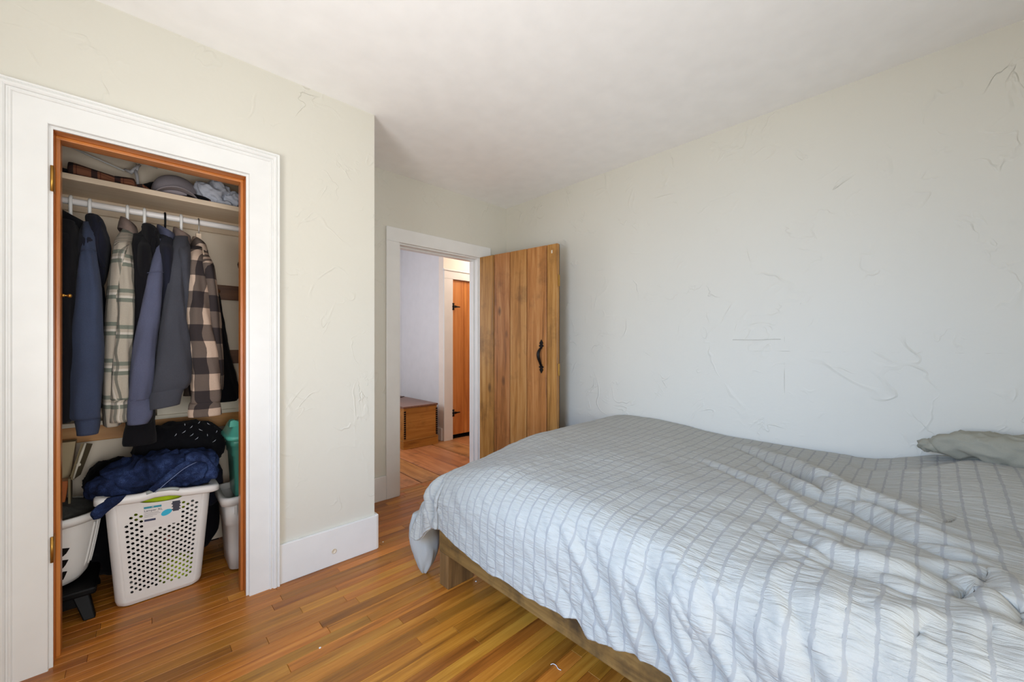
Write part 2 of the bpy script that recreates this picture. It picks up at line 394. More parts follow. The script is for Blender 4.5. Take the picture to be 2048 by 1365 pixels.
def duvet():
    a = N('seersucker_duvet'); uv = a.n('ShaderNodeUVMap').outputs[0]; x = a.n('ShaderNodeSeparateXYZ', {0: uv})
    st = a.math('FRACT', a.math('DIVIDE', x.outputs[1], 0.0475))
    band = a.math('SUBTRACT', 1.0, a.math('DIVIDE', a.math('ABSOLUTE', a.math('SUBTRACT', st, 0.5)), 0.10))
    band = a.math('MULTIPLY', band, 2.6, clamp=True)
    puck = a.noise(a.mapping(uv, (110, 14, 1)), 1.0, 3, 0.6, 0.4)
    fine = a.noise(a.mapping(uv, (420, 420, 1)), 1.0, 2)
    nb = a.math('SUBTRACT', 1.0, band)
    col = a.mix(band, srgb(168, 166, 157), srgb(148, 147, 142))
    col = a.mix(a.math('MULTIPLY', nb, a.math('MULTIPLY', a.math('SUBTRACT', 0.52, puck), 0.9, clamp=True)), col, srgb(146, 145, 139))
    a.p(Base_Color=col, Roughness=0.85, Sheen_Weight=0.1, Specular_IOR_Level=0.25)
    h = a.math('ADD', a.math('MULTIPLY', a.math('MULTIPLY', a.math('SUBTRACT', puck, .5), nb), 1.1), a.math('MULTIPLY', fine, 0.08))
    a.bump(h, 1.0, 0.006)
    return a.m
M['duvet'] = duvet()

# ------------------------------------------------------------------ room dimensions (metres)
XL, XR = -0.80, 2.554            # left wall, bed wall
YB, YC, YD = -0.80, 2.148, 2.773 # wall behind the camera, closet wall, door wall
XRET = 0.970                     # corner where the closet box ends
ZC = 2.437
YD2 = 2.883                      # hall face of the door wall
CX0, CX1, CY0, CY1 = -0.70, 0.86, 2.30, 2.90   # closet inside
def struct(name, mb, mat, **k):
    o = mb.build(name, mat); o['kind'] = 'structure'
    if k.get('label'): o['label'] = k['label']
    return o
def sthing(name, loc, label=None): return thing(name, loc, label, None, None, 'structure')

# walls; each opening is left out of the boxes
T = 0.13
b = MB().box(XR, XR + T, YB - T, YD2, 0, ZC); struct('wall_right', b, M['bedwall'], label='sage grey trowelled plaster wall behind the bed')
wl = MB()   # left wall with its window opening
wy0, wy1, wz0, wz1 = 0.12, 1.12, 0.46, 1.96
wl.box(XL - T, XL, YB - T, wy0, 0, ZC).box(XL - T, XL, wy1, YC, 0, ZC).box(XL - T, XL, wy0, wy1, 0, wz0).box(XL - T, XL, wy0, wy1, wz1, ZC)
struct('wall_left', wl, M['wall'])
wb = MB(); wx0, wx1 = -0.42, 0.86
wb.box(XL, wx0, YB - T, YB, 0, ZC).box(wx1, XR, YB - T, YB, 0, ZC).box(wx0, wx1, YB - T, YB, 0, wz0).box(wx0, wx1, YB - T, YB, wz1, ZC)
struct('wall_back', wb, M['wall'])
OX0, OX1, OZ = -0.226, 0.372, 1.925    # closet opening in the plaster
wc = MB().box(XL - T, OX0, YC, CY0, 0, ZC).box(OX1, XRET, YC, CY0, 0, ZC).box(OX0, OX1, YC, CY0, OZ, ZC)
wc.box(CX1, XRET, CY0, YD, 0, ZC)
struct('wall_closet', wc, M['wall'], label='sage grey plaster wall around the closet')
DX0, DX1, DZ = 1.440, 2.203, 1.918     # doorway
wd = MB().box(XRET - 0.02, DX0, YD, YD2, 0, ZC).box(DX1 + .012, XR + T, YD, YD2, 0, ZC).box(DX0, DX1 + .012, YD, YD2, DZ, ZC)
struct('wall_door', wd, M['wall'], label='sage grey wall around the open doorway')
struct('ceiling', MB().box(XL - T, 4.4, YB - T, 5.1, ZC, ZC + 0.1), M['ceiling'], label='plain white ceiling')
# closet inside shell
ci = MB().box(CX0 - .05, CX1, CY1, CY1 + .06, 0, ZC).box(CX0 - .05, CX0, CY0, CY1, 0, ZC).box(CX1 - .012, CX1, CY0, CY1, 0, ZC)
struct('wall_closet_inside', ci, M['closetwall'], label='cream painted inside of the closet')
# windows out of view
def window(name, plane, a0, a1):
    w = sthing(name, (XL, (a0 + a1) / 2, wz0) if plane == 'x' else ((a0 + a1) / 2, YB, wz0))
    def bx(u0, u1, z0, z1, d0, d1, nm, mt):
        q = MB().box(XL + d0, XL + d1, u0, u1, z0, z1) if plane == 'x' else MB().box(u0, u1, YB + d0, YB + d1, z0, z1)
        return q.build(nm, mt, w)
    bx(a0, a1, wz0, wz1, -.062, -.058, 'pane', M['glass'])
    for nm, r in (('sash_stile', (a0, a0 + .045, wz0, wz1)), ('sash_stile', (a1 - .045, a1, wz0, wz1)), ('sash_rail', (a0, a1, wz0, wz0 + .05)), ('sash_rail', (a0, a1, wz1 - .05, wz1)), ('meeting_rail', (a0, a1, (wz0 + wz1) / 2 - .018, (wz0 + wz1) / 2 + .018))):
        bx(*r, -.08, -.04, nm, M['trim'])
    for nm, r in (('window_casing', (a0 - .1, a0, wz0 - .02, wz1 + .1)), ('window_casing', (a1, a1 + .1, wz0 - .02, wz1 + .1)), ('window_casing', (a0, a1, wz1, wz1 + .1)), ('window_sill', (a0 - .12, a1 + .12, wz0 - .04, wz0))):
        bx(*r, 0.0, .022 if nm != 'window_sill' else .05, nm, M['trim'])
window('window_1', 'x', wy0, wy1); window('window_2', 'y', wx0, wx1)

# ------------------------------------------------------------------ oak strip floor
fl = sthing('floor', (0, 0, 0), 'varnished oak strip floor of the bedroom')
PW = 0.0508
MB().box(XL - .1, XR + .05, YB - .1, YD2, -.05, -.012).build('subfloor', M['black'], fl)
def plank(x0, x1, y0, y1, parent, name, mat, ch=0.0012, zt=0.0, g=0.0004):
    x0 += g; x1 -= g; y0 += g; y1 -= g
    V = [(x0, y0, -.012), (x1, y0, -.012), (x1, y1, -.012), (x0, y1, -.012), (x0, y0, zt - ch), (x1, y0, zt - ch), (x1, y1, zt - ch), (x0, y1, zt - ch),
         (x0 + ch, y0 + ch, zt), (x1 - ch, y0 + ch, zt), (x1 - ch, y1 - ch, zt), (x0 + ch, y1 - ch, zt)]
    F = [(0, 1, 5, 4), (1, 2, 6, 5), (2, 3, 7, 6), (3, 0, 4, 7), (4, 5, 9, 8), (5, 6, 10, 9), (6, 7, 11, 10), (7, 4, 8, 11), (8, 9, 10, 11)]
    return MB().add(V, F).build(name, mat, parent)
y = YB
R = random.Random(11)
while y < YD2 - 0.001:
    y1 = min(y + PW, YD2)
    xa, xb = (XL, XR) if y < YC else (CX0, XR)
    if y1 < 0.55:
        cuts = [xa, xb]
    else:
        cuts = [xa]
        xx = xa + R.uniform(0.12, 0.75)
        while xx < xb - 0.25: cuts.append(xx); xx += R.uniform(0.34, 0.98)
        cuts.append(xb)
    for c0, c1 in zip(cuts, cuts[1:]): plank(c0, c1, y, y1, fl, 'floorboard', M['oak'])
    y = y1

# ------------------------------------------------------------------ hall beyond the doorway
HX, HY0, HY1 = 2.63, 3.95, 4.96
hf = sthing('floor', (1.0, YD2, 0), 'wide worn pine boards of the hall floor')
MB().box(0.2, 4.4, YD2, 5.1, -.05, -.012).build('subfloor', M['black'], hf)
seams = [0.35, 0.66, 0.98, 1.27]
for px, py in ((797, 943), (812, 922), (838, 905)): seams.append(at_z(px, py)[0])
seams = sorted(seams); seams += [seams[-1] + .27 * k for k in range(1, 9)]
for i, (a0, a1) in enumerate(zip(seams, seams[1:])):
    plank(a0, a1, YD2, 5.0, hf, 'pine_board', M['pine'], 0.004, 0.0 + 0.0012 * (i % 3), 0.0050)
struct('wall_hall', MB().box(HX, HX + .1, HY0 + .1, HY1 + .1, 0, ZC), M['hallblue'], label='pale blue grey hall wall beside the chest')
struct('wall_hall_end', MB().box(0.3, HX, HY1, HY1 + .1, 0, ZC), M['hallblue'])
hd = MB().box(HX, 2.751, HY0, HY0 + .1, 0, ZC).box(3.46, 4.4, HY0, HY0 + .1, 0, ZC).box(2.751, 3.46, HY0, HY0 + .1, 1.927, ZC)
struct('wall_hall_door', hd, M['hallpink'], label='pinkish white hall wall above the far door')
struct('wall_hall_left', MB().box(0.2, 0.3, CY1 + .06, 5.06, 0, ZC), M['hallblue'])
struct('wall_hall_right', MB().box(4.4, 4.5, YD2, HY0 + .1, 0, ZC), M['hallpink'])
struct('wall_hall_back', MB().box(0.3, XRET - .02, CY1 + .06, CY1 + .1, 0, ZC).box(XR + T, 4.4, YD2 - .05, YD2 + .05, 0, ZC), M['hallpink'])
# baseboard on the blue wall
bevel(struct('baseboard_hall', MB().box(HX - .016, HX, HY0 + .02, HY1, 0, .15), M['trim']), .004)
# casing of the far door
t2 = sthing('trim_3', (2.64, HY0, 0), 'white casing around the far hall door')
bevel(MB().box(HX - .004, 2.751, HY0 - .02, HY0, 0, 1.927).build('side_casing', M['trim'], t2), .003)
bevel(MB().box(3.46, 3.57, HY0 - .02, HY0, 0, 1.927).build('side_casing', M['trim'], t2), .003)
bevel(MB().box(HX - .004, 3.57, HY0 - .022, HY0, 1.927, 2.02).build('head_casing', M['trim'], t2), .003)
bevel(MB().box(HX - .015, 3.58, HY0 - .035, HY0, 2.02, 2.04).build('cap_moulding', M['trim'], t2), .004)
# far door: orange pine boards and black strap hinges
d2 = sthing('door_2', (2.755, HY0 + .01, 0), 'orange pine board door at the end of the hall')
jb = at_y(929, 700, HY0)[0]
ed = [2.755, jb, jb + .2, 3.30, 3.456]
for a0, a1 in zip(ed, ed[1:]):
    bevel(MB().box(a0 + .002, a1 - .002, HY0 + .012, HY0 + .042, 0.05, 1.922).build('door_board', M['orangepine'], d2), .002)
MB().box(2.757, 3.454, HY0 + .042, HY0 + .05, .05, 1.92).build('tongue_joint', M['joint'], d2)
MB().box(2.755, 3.456, HY0 + .015, HY0 + .045, 0.0, 0.012).build('threshold', M['black'], d2)
MB().box(2.70, 3.50, HY0 + .092, HY0 + .10, 0, 1.95).build('gap_shade_sheet', M['black'], d2)  # added black sheet, gives the gap under the door its shade
def strap_hinge(z):
    pts = [(-.014, -.042), (.012, -.042), (.012, -.03), (.006, -.022), (.006, -.016), (.03, -.014), (.055, -.008), (.075, -.007), (.092, -.006), (.1, 0), (.092, .006), (.075, .007), (.055, .008), (.03, .014), (.006, .016), (.006, .022), (.012, .03), (.012, .042), (-.014, .042), (-.014, .03), (-.008, .02), (-.014, .008), (-.014, -.008), (-.008, -.02), (-.014, -.03)]
    h = MB().prism(pts, (2.757, HY0 - .022, z), (1, 0, 0), (0, 0, 1), .006).build('strap_hinge', M['iron'], d2)
    k = MB().tube([(2.757, HY0 - .027, z - .03), (2.757, HY0 - .027, z + .03)], .006, 8).build('hinge_pin', M['iron'], h)
strap_hinge(1.598); strap_hinge(0.32)

# blanket chest in the hall
cz = 1.15 - (815 - HY) / FPX * (2.087 * Fv[0] + 3.891 * Fv[1])
ch = thing('blanket_chest', (2.1, 3.9, 0), 'dovetailed wooden chest standing against the pale blue hall wall', 'chest')
ca0, ca1, cb0, cb1 = 2.100, 2.515, 3.915, 4.82
bevel(MB().box(ca0 - .012, ca1 + .012, cb0 - .012, cb1 + .012, 0, .088).build('plinth', M['chest'], ch), .004)
bevel(MB().box(ca0 - .016, ca1 + .014, cb0 - .016, cb1 + .014, .088, .098).build('plinth_moulding', M['chest'], ch), .004)
bevel(MB().box(ca0, ca1, cb0, cb1, .098, cz - .022).build('chest_body', M['chest'], ch), .002)
bevel(MB().box(ca0 - .014, ca1 + .008, cb0 - .014, cb1 + .01, cz - .020, cz).build('lid', M['chesttop'], ch), .004)
nd = 13
for k in range(nd):
    z0 = .115 + k * (cz - .16) / nd
    for xx in (ca0, ca1 - .012):
        MB().prism([(0, 0), (.022, -.003), (.022, .017), (0, .014)], (xx - .001 if xx == ca0 else xx - .003, cb0 - .0005, z0), (1, 0, 0), (0, 0, 1), .006).build('dovetail', M['iron'], ch)
cbk = thing('socket_box', (2.29, 4.55, cz), 'small black box lying at the far end of the wooden chest', 'box')
bevel(MB().box(2.255, 2.305, 4.52, 4.57, cz, cz + .055).build('case', M['black'], cbk), .006)
MB().tube([(2.30, 4.55, cz + .02), (2.36, 4.58, cz + .006), (2.44, 4.62, cz + .006), (2.5, 4.66, cz + .006)], .004, 6).build('cord', M['black'], cbk)

# ------------------------------------------------------------------ closet casing, jamb, baseboards
def sweep(parent, prof, x0, x1, zt, yf, names):
    """casing profile (outward offset, thickness) swept up, across and down with mitred corners"""
    bl = [(x0 - o, yf - p, 0) for o, p in prof]; tl = [(x0 - o, yf - p, zt + o) for o, p in prof]
    tr = [(x1 + o, yf - p, zt + o) for o, p in prof]; br = [(x1 + o, yf - p, 0) for o, p in prof]
    out = []
    for nm, (A, B) in zip(names, ((bl, tl), (tl, tr), (tr, br))):
        out.append(MB().rings([A, B], smooth=False).build(nm, M['trim'], parent))
    return out
tr1 = sthing('trim_1', (0.07, YC, 0), 'white moulded casing around the open closet')
prof = [(0, 0), (0, .017), (.002, .019), (.079, .019), (.080, .022), (.083, .0245), (.0865, .0245), (.0885, .021), (.0925, .021), (.094, .027), (.099, .031), (.106, .031), (.110, .027), (.112, .0255), (.114, .030), (.119, .031), (.121, .029), (.121, 0)]
sweep(tr1, prof, OX0, OX1, OZ, YC, ('side_casing', 'head_casing', 'side_casing'))
JD = 0.16
for s_, x in ((1, OX0), (-1, OX1)):      # jamb: white front edge, varnished inner face and stop
    MB().box(min(x, x + s_ * .010), max(x, x + s_ * .010), YC - .004, YC + .004, 0, OZ - .010).build('jamb_edge', M['trim'], tr1)
    bevel(MB().box(min(x, x + s_ * .010), max(x, x + s_ * .010), YC + .004, CY0 + .004, 0, OZ - .010).build('side_jamb', M['jamb'], tr1), .0015)
    bevel(MB().box(min(x + s_ * .010, x + s_ * .022), max(x + s_ * .010, x + s_ * .022), YC + .055, YC + .105, 0, OZ - .020).build('door_stop', M['jamb'], tr1), .002)
MB().box(OX0, OX1, YC - .004, YC + .004, OZ - .010, OZ).build('jamb_edge', M['trim'], tr1)
bevel(MB().box(OX0, OX1, YC + .004, CY0 + .004, OZ - .010, OZ).build('head_jamb', M['jambtop'], tr1), .0015)
bevel(MB().box(OX0 + .01, OX1 - .01, YC + .055, YC + .105, OZ - .022, OZ - .010).build('door_stop', M['jambtop'], tr1), .002)
for z in (1.737, 0.42):
    q = MB().box(OX0 + .004, OX0 + .0125, YC - .007, YC + .030, z - .045, z + .045).build('hinge_leaf', M['brass'], tr1); bevel(q, .001)
    MB().tube([(OX0 + .008, YC - .010, z - .045), (OX0 + .008, YC - .010, z + .045)], .0045, 8).build('hinge_knuckle', M['brass'], q)
kp = at_y(124, 591, YC + .08)
q = MB().lathe((OX0 + .022, YC + .085, kp[2]), [(.006, 0), (.006, .006), (.003, .009), (.003, .014), (.007, .018), (.008, .022), (.004, .026)], 12, 0).build('catch_knob', M['brass'], tr1)

BH = 0.188
tb = sthing('baseboard_closet', (0.75, YC, 0), 'tall white baseboard right of the closet')
bevel(MB().box(OX1 + .121, XRET + .010, YC - .018, YC, 0, BH).build('board', M['trim'], tb), .003)
bevel(MB().box(XRET, XRET + .018, YC - .014, YD - .018, 0, BH + .003).build('return_board', M['trim'], tb), .003)
kn = at_y(668, 1103, YC - .018)
MB().lathe((kn[0], YC - .0185, kn[2]), [(.0125, 0), (.013, -.0012), (.009, -.0014), (.0085, -.0003), (.001, -.0003)], 20, 1).build('knot_mark', M['cream'], tb)  # thin disc for a knot showing through the paint
bevel(struct('baseboard_left', MB().box(XL, XL + .018, YB, YC, 0, BH), M['trim']), .003)
bevel(struct('baseboard_closet_left', MB().box(XL, OX0 - .121, YC - .018, YC, 0, BH), M['trim']), .003)
bevel(struct('baseboard_back', MB().box(XL, XR, YB, YB + .018, 0, BH), M['trim']), .003)
bevel(struct('baseboard_right', MB().box(XR - .018, XR, YB, YD, 0, BH), M['trim']), .003)
bevel(struct('baseboard_door', MB().box(XRET, DX0 - .104, YD - .018, YD, 0, BH - .012), M['trim']), .003)
bevel(struct('baseboard_door_right', MB().box(DX1 + .14, XR, YD - .018, YD, 0, BH - .012), M['trim']), .003)

# doorway casing and jambs
tr2 = sthing('trim_2', (1.8, YD, 0), 'plain white casing around the open bedroom doorway')
bevel(MB().box(DX0 - .104, DX0, YD - .020, YD, 0, DZ).build('side_casing', M['trim'], tr2), .003)
bevel(MB().box(DX1 + .012, DX1 + .142, YD - .020, YD, 0, DZ).build('side_casing', M['trim'], tr2), .003)
bevel(MB().box(DX0 - .104, DX1 + .142, YD - .020, YD, DZ, DZ + .106).build('head_casing', M['trim'], tr2), .003)
MB().box(DX0, DX0 + .012, YD - .004, YD2 + .004, 0, DZ - .012).build('side_jamb', M['trim'], tr2)
bevel(MB().box(DX1, DX1 + .012, YD - .004, YD2 + .004, 0, DZ).build('side_jamb', M['trim'], tr2), .002)
bevel(MB().box(DX0, DX1, YD - .004, YD2 + .004, DZ - .012, DZ).build('head_jamb', M['trim'], tr2), .002)
bevel(MB().box(DX0 + .012, DX1, YD + .045, YD2 - .01, DZ - .024, DZ - .012).build('door_stop', M['trim'], tr2), .002)
bevel(MB().box(DX1 - .012, DX1, YD + .045, YD2 - .01, 0, DZ - .024).build('door_stop', M['trim'], tr2), .002)

# ------------------------------------------------------------------ bedroom door leaf of five pine boards
A0 = np.array([2.209, 2.751]); B0 = np.array([2.326, 1.948])
LD = np.linalg.norm(B0 - A0); dv = np.append((B0 - A0) / LD, 0); nv = np.array([dv[1], -dv[0], 0])   # nv faces the bed wall? made to face the room below
if nv[0] > 0: nv = -nv
door = sthing('door_1', (A0[0], A0[1], 0.012), 'golden stained pine board door standing open against the bed wall')
ed = [0.0, .170, .345, .520, .712, LD]
for i, (a0, a1) in enumerate(zip(ed, ed[1:])):
    c = np.array([A0[0], A0[1], 0]) + dv * (a0 + a1) / 2 - nv * .016 + np.array([0, 0, .012 + .9535])
    o = MB().obox(c, dv * ((a1 - a0) / 2 - .0030), nv * .016, (0, 0, .9535)).build('door_board', M['doorpine'], door); bevel(o, .0045)
bevel(MB().obox(np.array([A0[0], A0[1], .9655]) + dv * LD / 2 - nv * .030, dv * (LD / 2 - .001), nv * .002, (0, 0, .95)).build('tongue_joint', M['joint'], door), .001)
for z in (.3, 1.62):   # battens across the back
    c = np.array([A0[0], A0[1], z]) + dv * LD / 2 - nv * .043
    bevel(MB().obox(c, dv * (LD / 2 - .04), nv * .011, (0, 0, .06)).build('batten', M['doorpine'], door), .004)
def dpt(s, z, out): return np.array([A0[0], A0[1], 0]) + dv * s + nv * out + np.array([0, 0, z])
hs = .664
def spear(zc, up):
    s = 1 if up else -1
    pts = [(-.007, -.022), (-.009, -.010), (-.020, -.006), (-.022, .002), (-.011, .009), (-.012, .014), (-.018, .020), (-.012, .030), (0, .050), (.012, .030), (.018, .020), (.012, .014), (.011, .009), (.022, .002), (.020, -.006), (.009, -.010), (.007, -.022)]
    pts = [(x, y * s) for x, y in pts]
    if s < 0: pts = pts[::-1]
    return MB().prism(pts, dpt(hs, zc, .0035), dv, (0, 0, 1), .007)
hb = spear(1.135, True)
hnd = hb.build('pull_handle', M['iron'], door); bevel(hnd, .0015)
lo = spear(.968, False).build('handle_plate', M['iron'], hnd); bevel(lo, .0015)
pth = curve([dpt(hs, 1.118, .006), dpt(hs, 1.105, .028), dpt(hs - .002, 1.075, .044), dpt(hs - .001, 1.04, .040), dpt(hs, 1.005, .022), dpt(hs, .975, .006)], 22)
MB().tube(pth, [.0075 + .005 * math.sin(math.pi * i / 21) for i in range(22)], 10).build('handle_grip', M['iron'], hnd)
for z, h in ((1.635, .044), (.952, .046)):   # old latch plates on the free edge
    c = dpt(LD + .0015, z, -.016); bevel(MB().obox(c, dv * .003, nv * .011, (0, 0, h)).build('edge_plate', M['brass'], door), .001)
MB().obox(dpt(.76, 1.86, .0008), dv * .005, nv * .0008, (0, 0, .012)).build('paint_chip', M['cream'], door)

# ------------------------------------------------------------------ closet fittings
RY, SY = 2.58, 2.605
shz = 1.876
sh = thing('closet_shelf', (.08, SY, shz), 'pale pine shelf board spanning the top of the closet', 'shelf')
bevel(MB().box(CX0, CX1 - .012, SY, CY1, shz, shz + .026).build('board', M['shelf'], sh), .003)
bevel(MB().box(CX0, CX1 - .012, CY1 - .02, CY1, shz - .075, shz).build('cleat', M['shelf'], sh), .003)
rz = at_y(125, 400, RY)[2]
rod = thing('closet_rod', (.08, RY, rz), 'white round rod under the closet shelf holding the hangers', 'rod')
MB().tube([(CX0, RY, rz), (.08, RY, rz), (CX1 - .012, RY, rz)], .0145, 20).build('bar', M['rod'], rod)
for x in (CX0 + .012, CX1 - .024): MB().tube([(x - .012, RY, rz), (x + .012, RY, rz)], .03, 20).build('rod_cup', M['rod'], rod)
pr = thing('peg_rail', (.45, CY1, 1.44), 'brown wooden rail across the back wall, right of the shirts', 'rail')
za, zb = at_y(440, 571, CY1)[2], at_y(440, 600, CY1)[2]
bevel(MB().box(.10, CX1 - .012, CY1 - .02, CY1, zb, za).build('board', M['brown'], pr), .003)
for x in (.2, .34, .62): MB().lathe((x, CY1 - .02, (za + zb) / 2), [(.009, 0), (.008, -.03), (.014, -.04), (.012, -.052), (.002, -.056)], 12, 1).build('peg', M['brown'], pr)
p2 = thing('lower_rail', (.45, CY1, 1.1), 'lower brown rail on the closet back wall beside the black jacket', 'rail')
z2 = at_y(470, 712, CY1)[2]
bevel(MB().box(.2, CX1 - .012, CY1 - .016, CY1, z2 - .045, z2 + .035).build('board', M['brown'], p2), .003)
# low shelf: cream top, ochre front board
lzt, lzb = at_y(125, 858, 2.80)[2], at_y(125, 890, 2.80)[2]
ls = thing('low_shelf', (.08, 2.8, lzb), 'low wooden shelf across the closet behind the laundry', 'shelf')
bevel(MB().box(CX0, CX1 - .012, 2.80, 2.822, lzb, lzt).build('front_board', M['ochre'], ls), .003)
bevel(MB().box(CX0, CX1 - .012, 2.79, CY1, lzt, lzt + .022).build('top_board', M['cream'], ls), .003)
a_, b_ = at_y(330, 836, 2.77), at_y(392, 800, 2.77)
cp = thing('cream_panel', (a_[0], 2.79, lzt + .022), 'cream board leaning behind the buffalo plaid shirt', 'panel')
MB().box(a_[0] - .03, b_[0] + .25, 2.80, 2.815, lzt + .022, lzt + .15).build('sheet', M['cream'], cp)

# ------------------------------------------------------------------ hangers
hx = {p: at_y(p, 430, RY)[0] for p in (142, 180, 255, 289, 330, 362, 397)}
def hanger(x, label, mat, r, wood_=False):
    t = thing('clothes_hanger', (x, RY, rz), label, 'hanger', 'hangers on the closet rod')
    zt = rz + .0145 + r
    arc = [(x, RY + (.0145 + r) * math.sin(a), rz + (.0145 + r) * math.cos(a)) for a in np.linspace(2.0, -math.pi / 2, 12)]
    arc += [(x, RY - .019, rz - .03), (x, RY - .012, rz - .055), (x, RY, rz - .075), (x, RY, rz - .10)]
    MB().tube(arc, r if not wood_ else .0022, 10).build('hook', M['steel'] if wood_ else mat, t)
    zb_ = rz - .10
    if wood_:
        V = [(0, .046), (.012, .042), (.020, .01), (.026, -.004), (.08, -.04), (.14, -.085), (.145, -.105), (.08, -.068), (0, -.028)]
        V = V + [(-a, b) for a, b in V[::-1] if a > 0]
        o = MB().prism([(a, b) for a, b in V], (x, RY, zb_), (0, 1, 0), (0, 0, 1), .022).build('arm', mat, t); bevel(o, .003)
    else:
        MB().tube([(x, RY, zb_ + .01), (x, RY - .06, zb_ - .045), (x, RY - .12, zb_ - .095), (x, RY - .13, zb_ - .11), (x, RY - .11, zb_ - .12), (x, RY, zb_ - .122), (x, RY + .11, zb_ - .12), (x, RY + .13, zb_ - .11), (x, RY + .12, zb_ - .095), (x, RY + .06, zb_ - .045), (x, RY, zb_ + .01)], r, 8).build('arm', mat, t)
    return t
hanger(hx[142], 'white plastic hanger at the left end, holding the black jacket', M['white'], .0062)
hanger(hx[180], 'white plastic hanger holding the navy sweatshirt', M['white'], .0062)
hanger(hx[255], 'white plastic hanger holding the sage plaid flannel', M['white'], .0062)
hanger(hx[289], 'white plastic hanger holding the black hoodie', M['white'], .0062)
hanger(hx[330], 'black plastic hanger holding the slate blue sweatshirt', M['black'], .0042)
hanger(hx[362], 'white plastic hanger holding the charcoal sweatshirt', M['white'], .0062)
hanger(hx[397], 'wooden hanger with steel hook holding the buffalo check shirt', M['shelf'], .006, True)

# ------------------------------------------------------------------ hanging clothes
def ringpts(c, ax, ay, n=28, e=2.0):
    out = []
    for a in np.linspace(0, 2 * math.pi, n, endpoint=False):
        ca, sa = math.cos(a), math.sin(a)
        out.append(np.array(c) + np.array(ax) * math.copysign(abs(ca) ** (2 / e), ca) + np.array(ay) * math.copysign(abs(sa) ** (2 / e), sa))
    return np.array(out)
def cloth_rings(rows, n=30, m=40, e=2.2, fold=0.006, seed=0, freq=(5, 9), tilt=0.0):
    """rows: cx, cy, z, half-x, half-y -> rings with soft vertical folds"""
    K = curve(rows, m); out = []
    for i, (cx, cy, z, hx_, hy_) in enumerate(K):
        r = ringpts((cx, cy, z), (max(hx_, .002), 0, 0), (0, max(hy_, .002), 0), n, e)
        d = r - np.array([cx, cy, z]); L = np.linalg.norm(d, axis=1)[:, None] + 1e-6
        ang = np.linspace(0, 2 * math.pi, n, endpoint=False)
        f = pn(np.cos(ang) * 1.7 + seed * 3.3 + 20, np.sin(ang) * 1.7 + z * freq[0] + 40) + .5 * pn(np.cos(ang) * 4 + seed + 60, np.sin(ang) * 4 + z * freq[1] + 90)
        k = min(1.0, i / 6, (m - 1 - i) / 2 + .3)
        r = r + d / L * (f * fold * 2 * k)[:, None]
        r[:, 2] += tilt * (r[:, 0] - cx)
        out.append(r)
    return out
def sleeve_rows(spec):
    rows = []
    for py, l, r_, Y, hy_ in spec:
        a, c = at_y(l, py, Y), at_y(r_, py, Y); rows.append(((a[0] + c[0]) / 2, Y, (a[2] + c[2]) / 2, (c[0] - a[0]) / 2, hy_))
    return rows
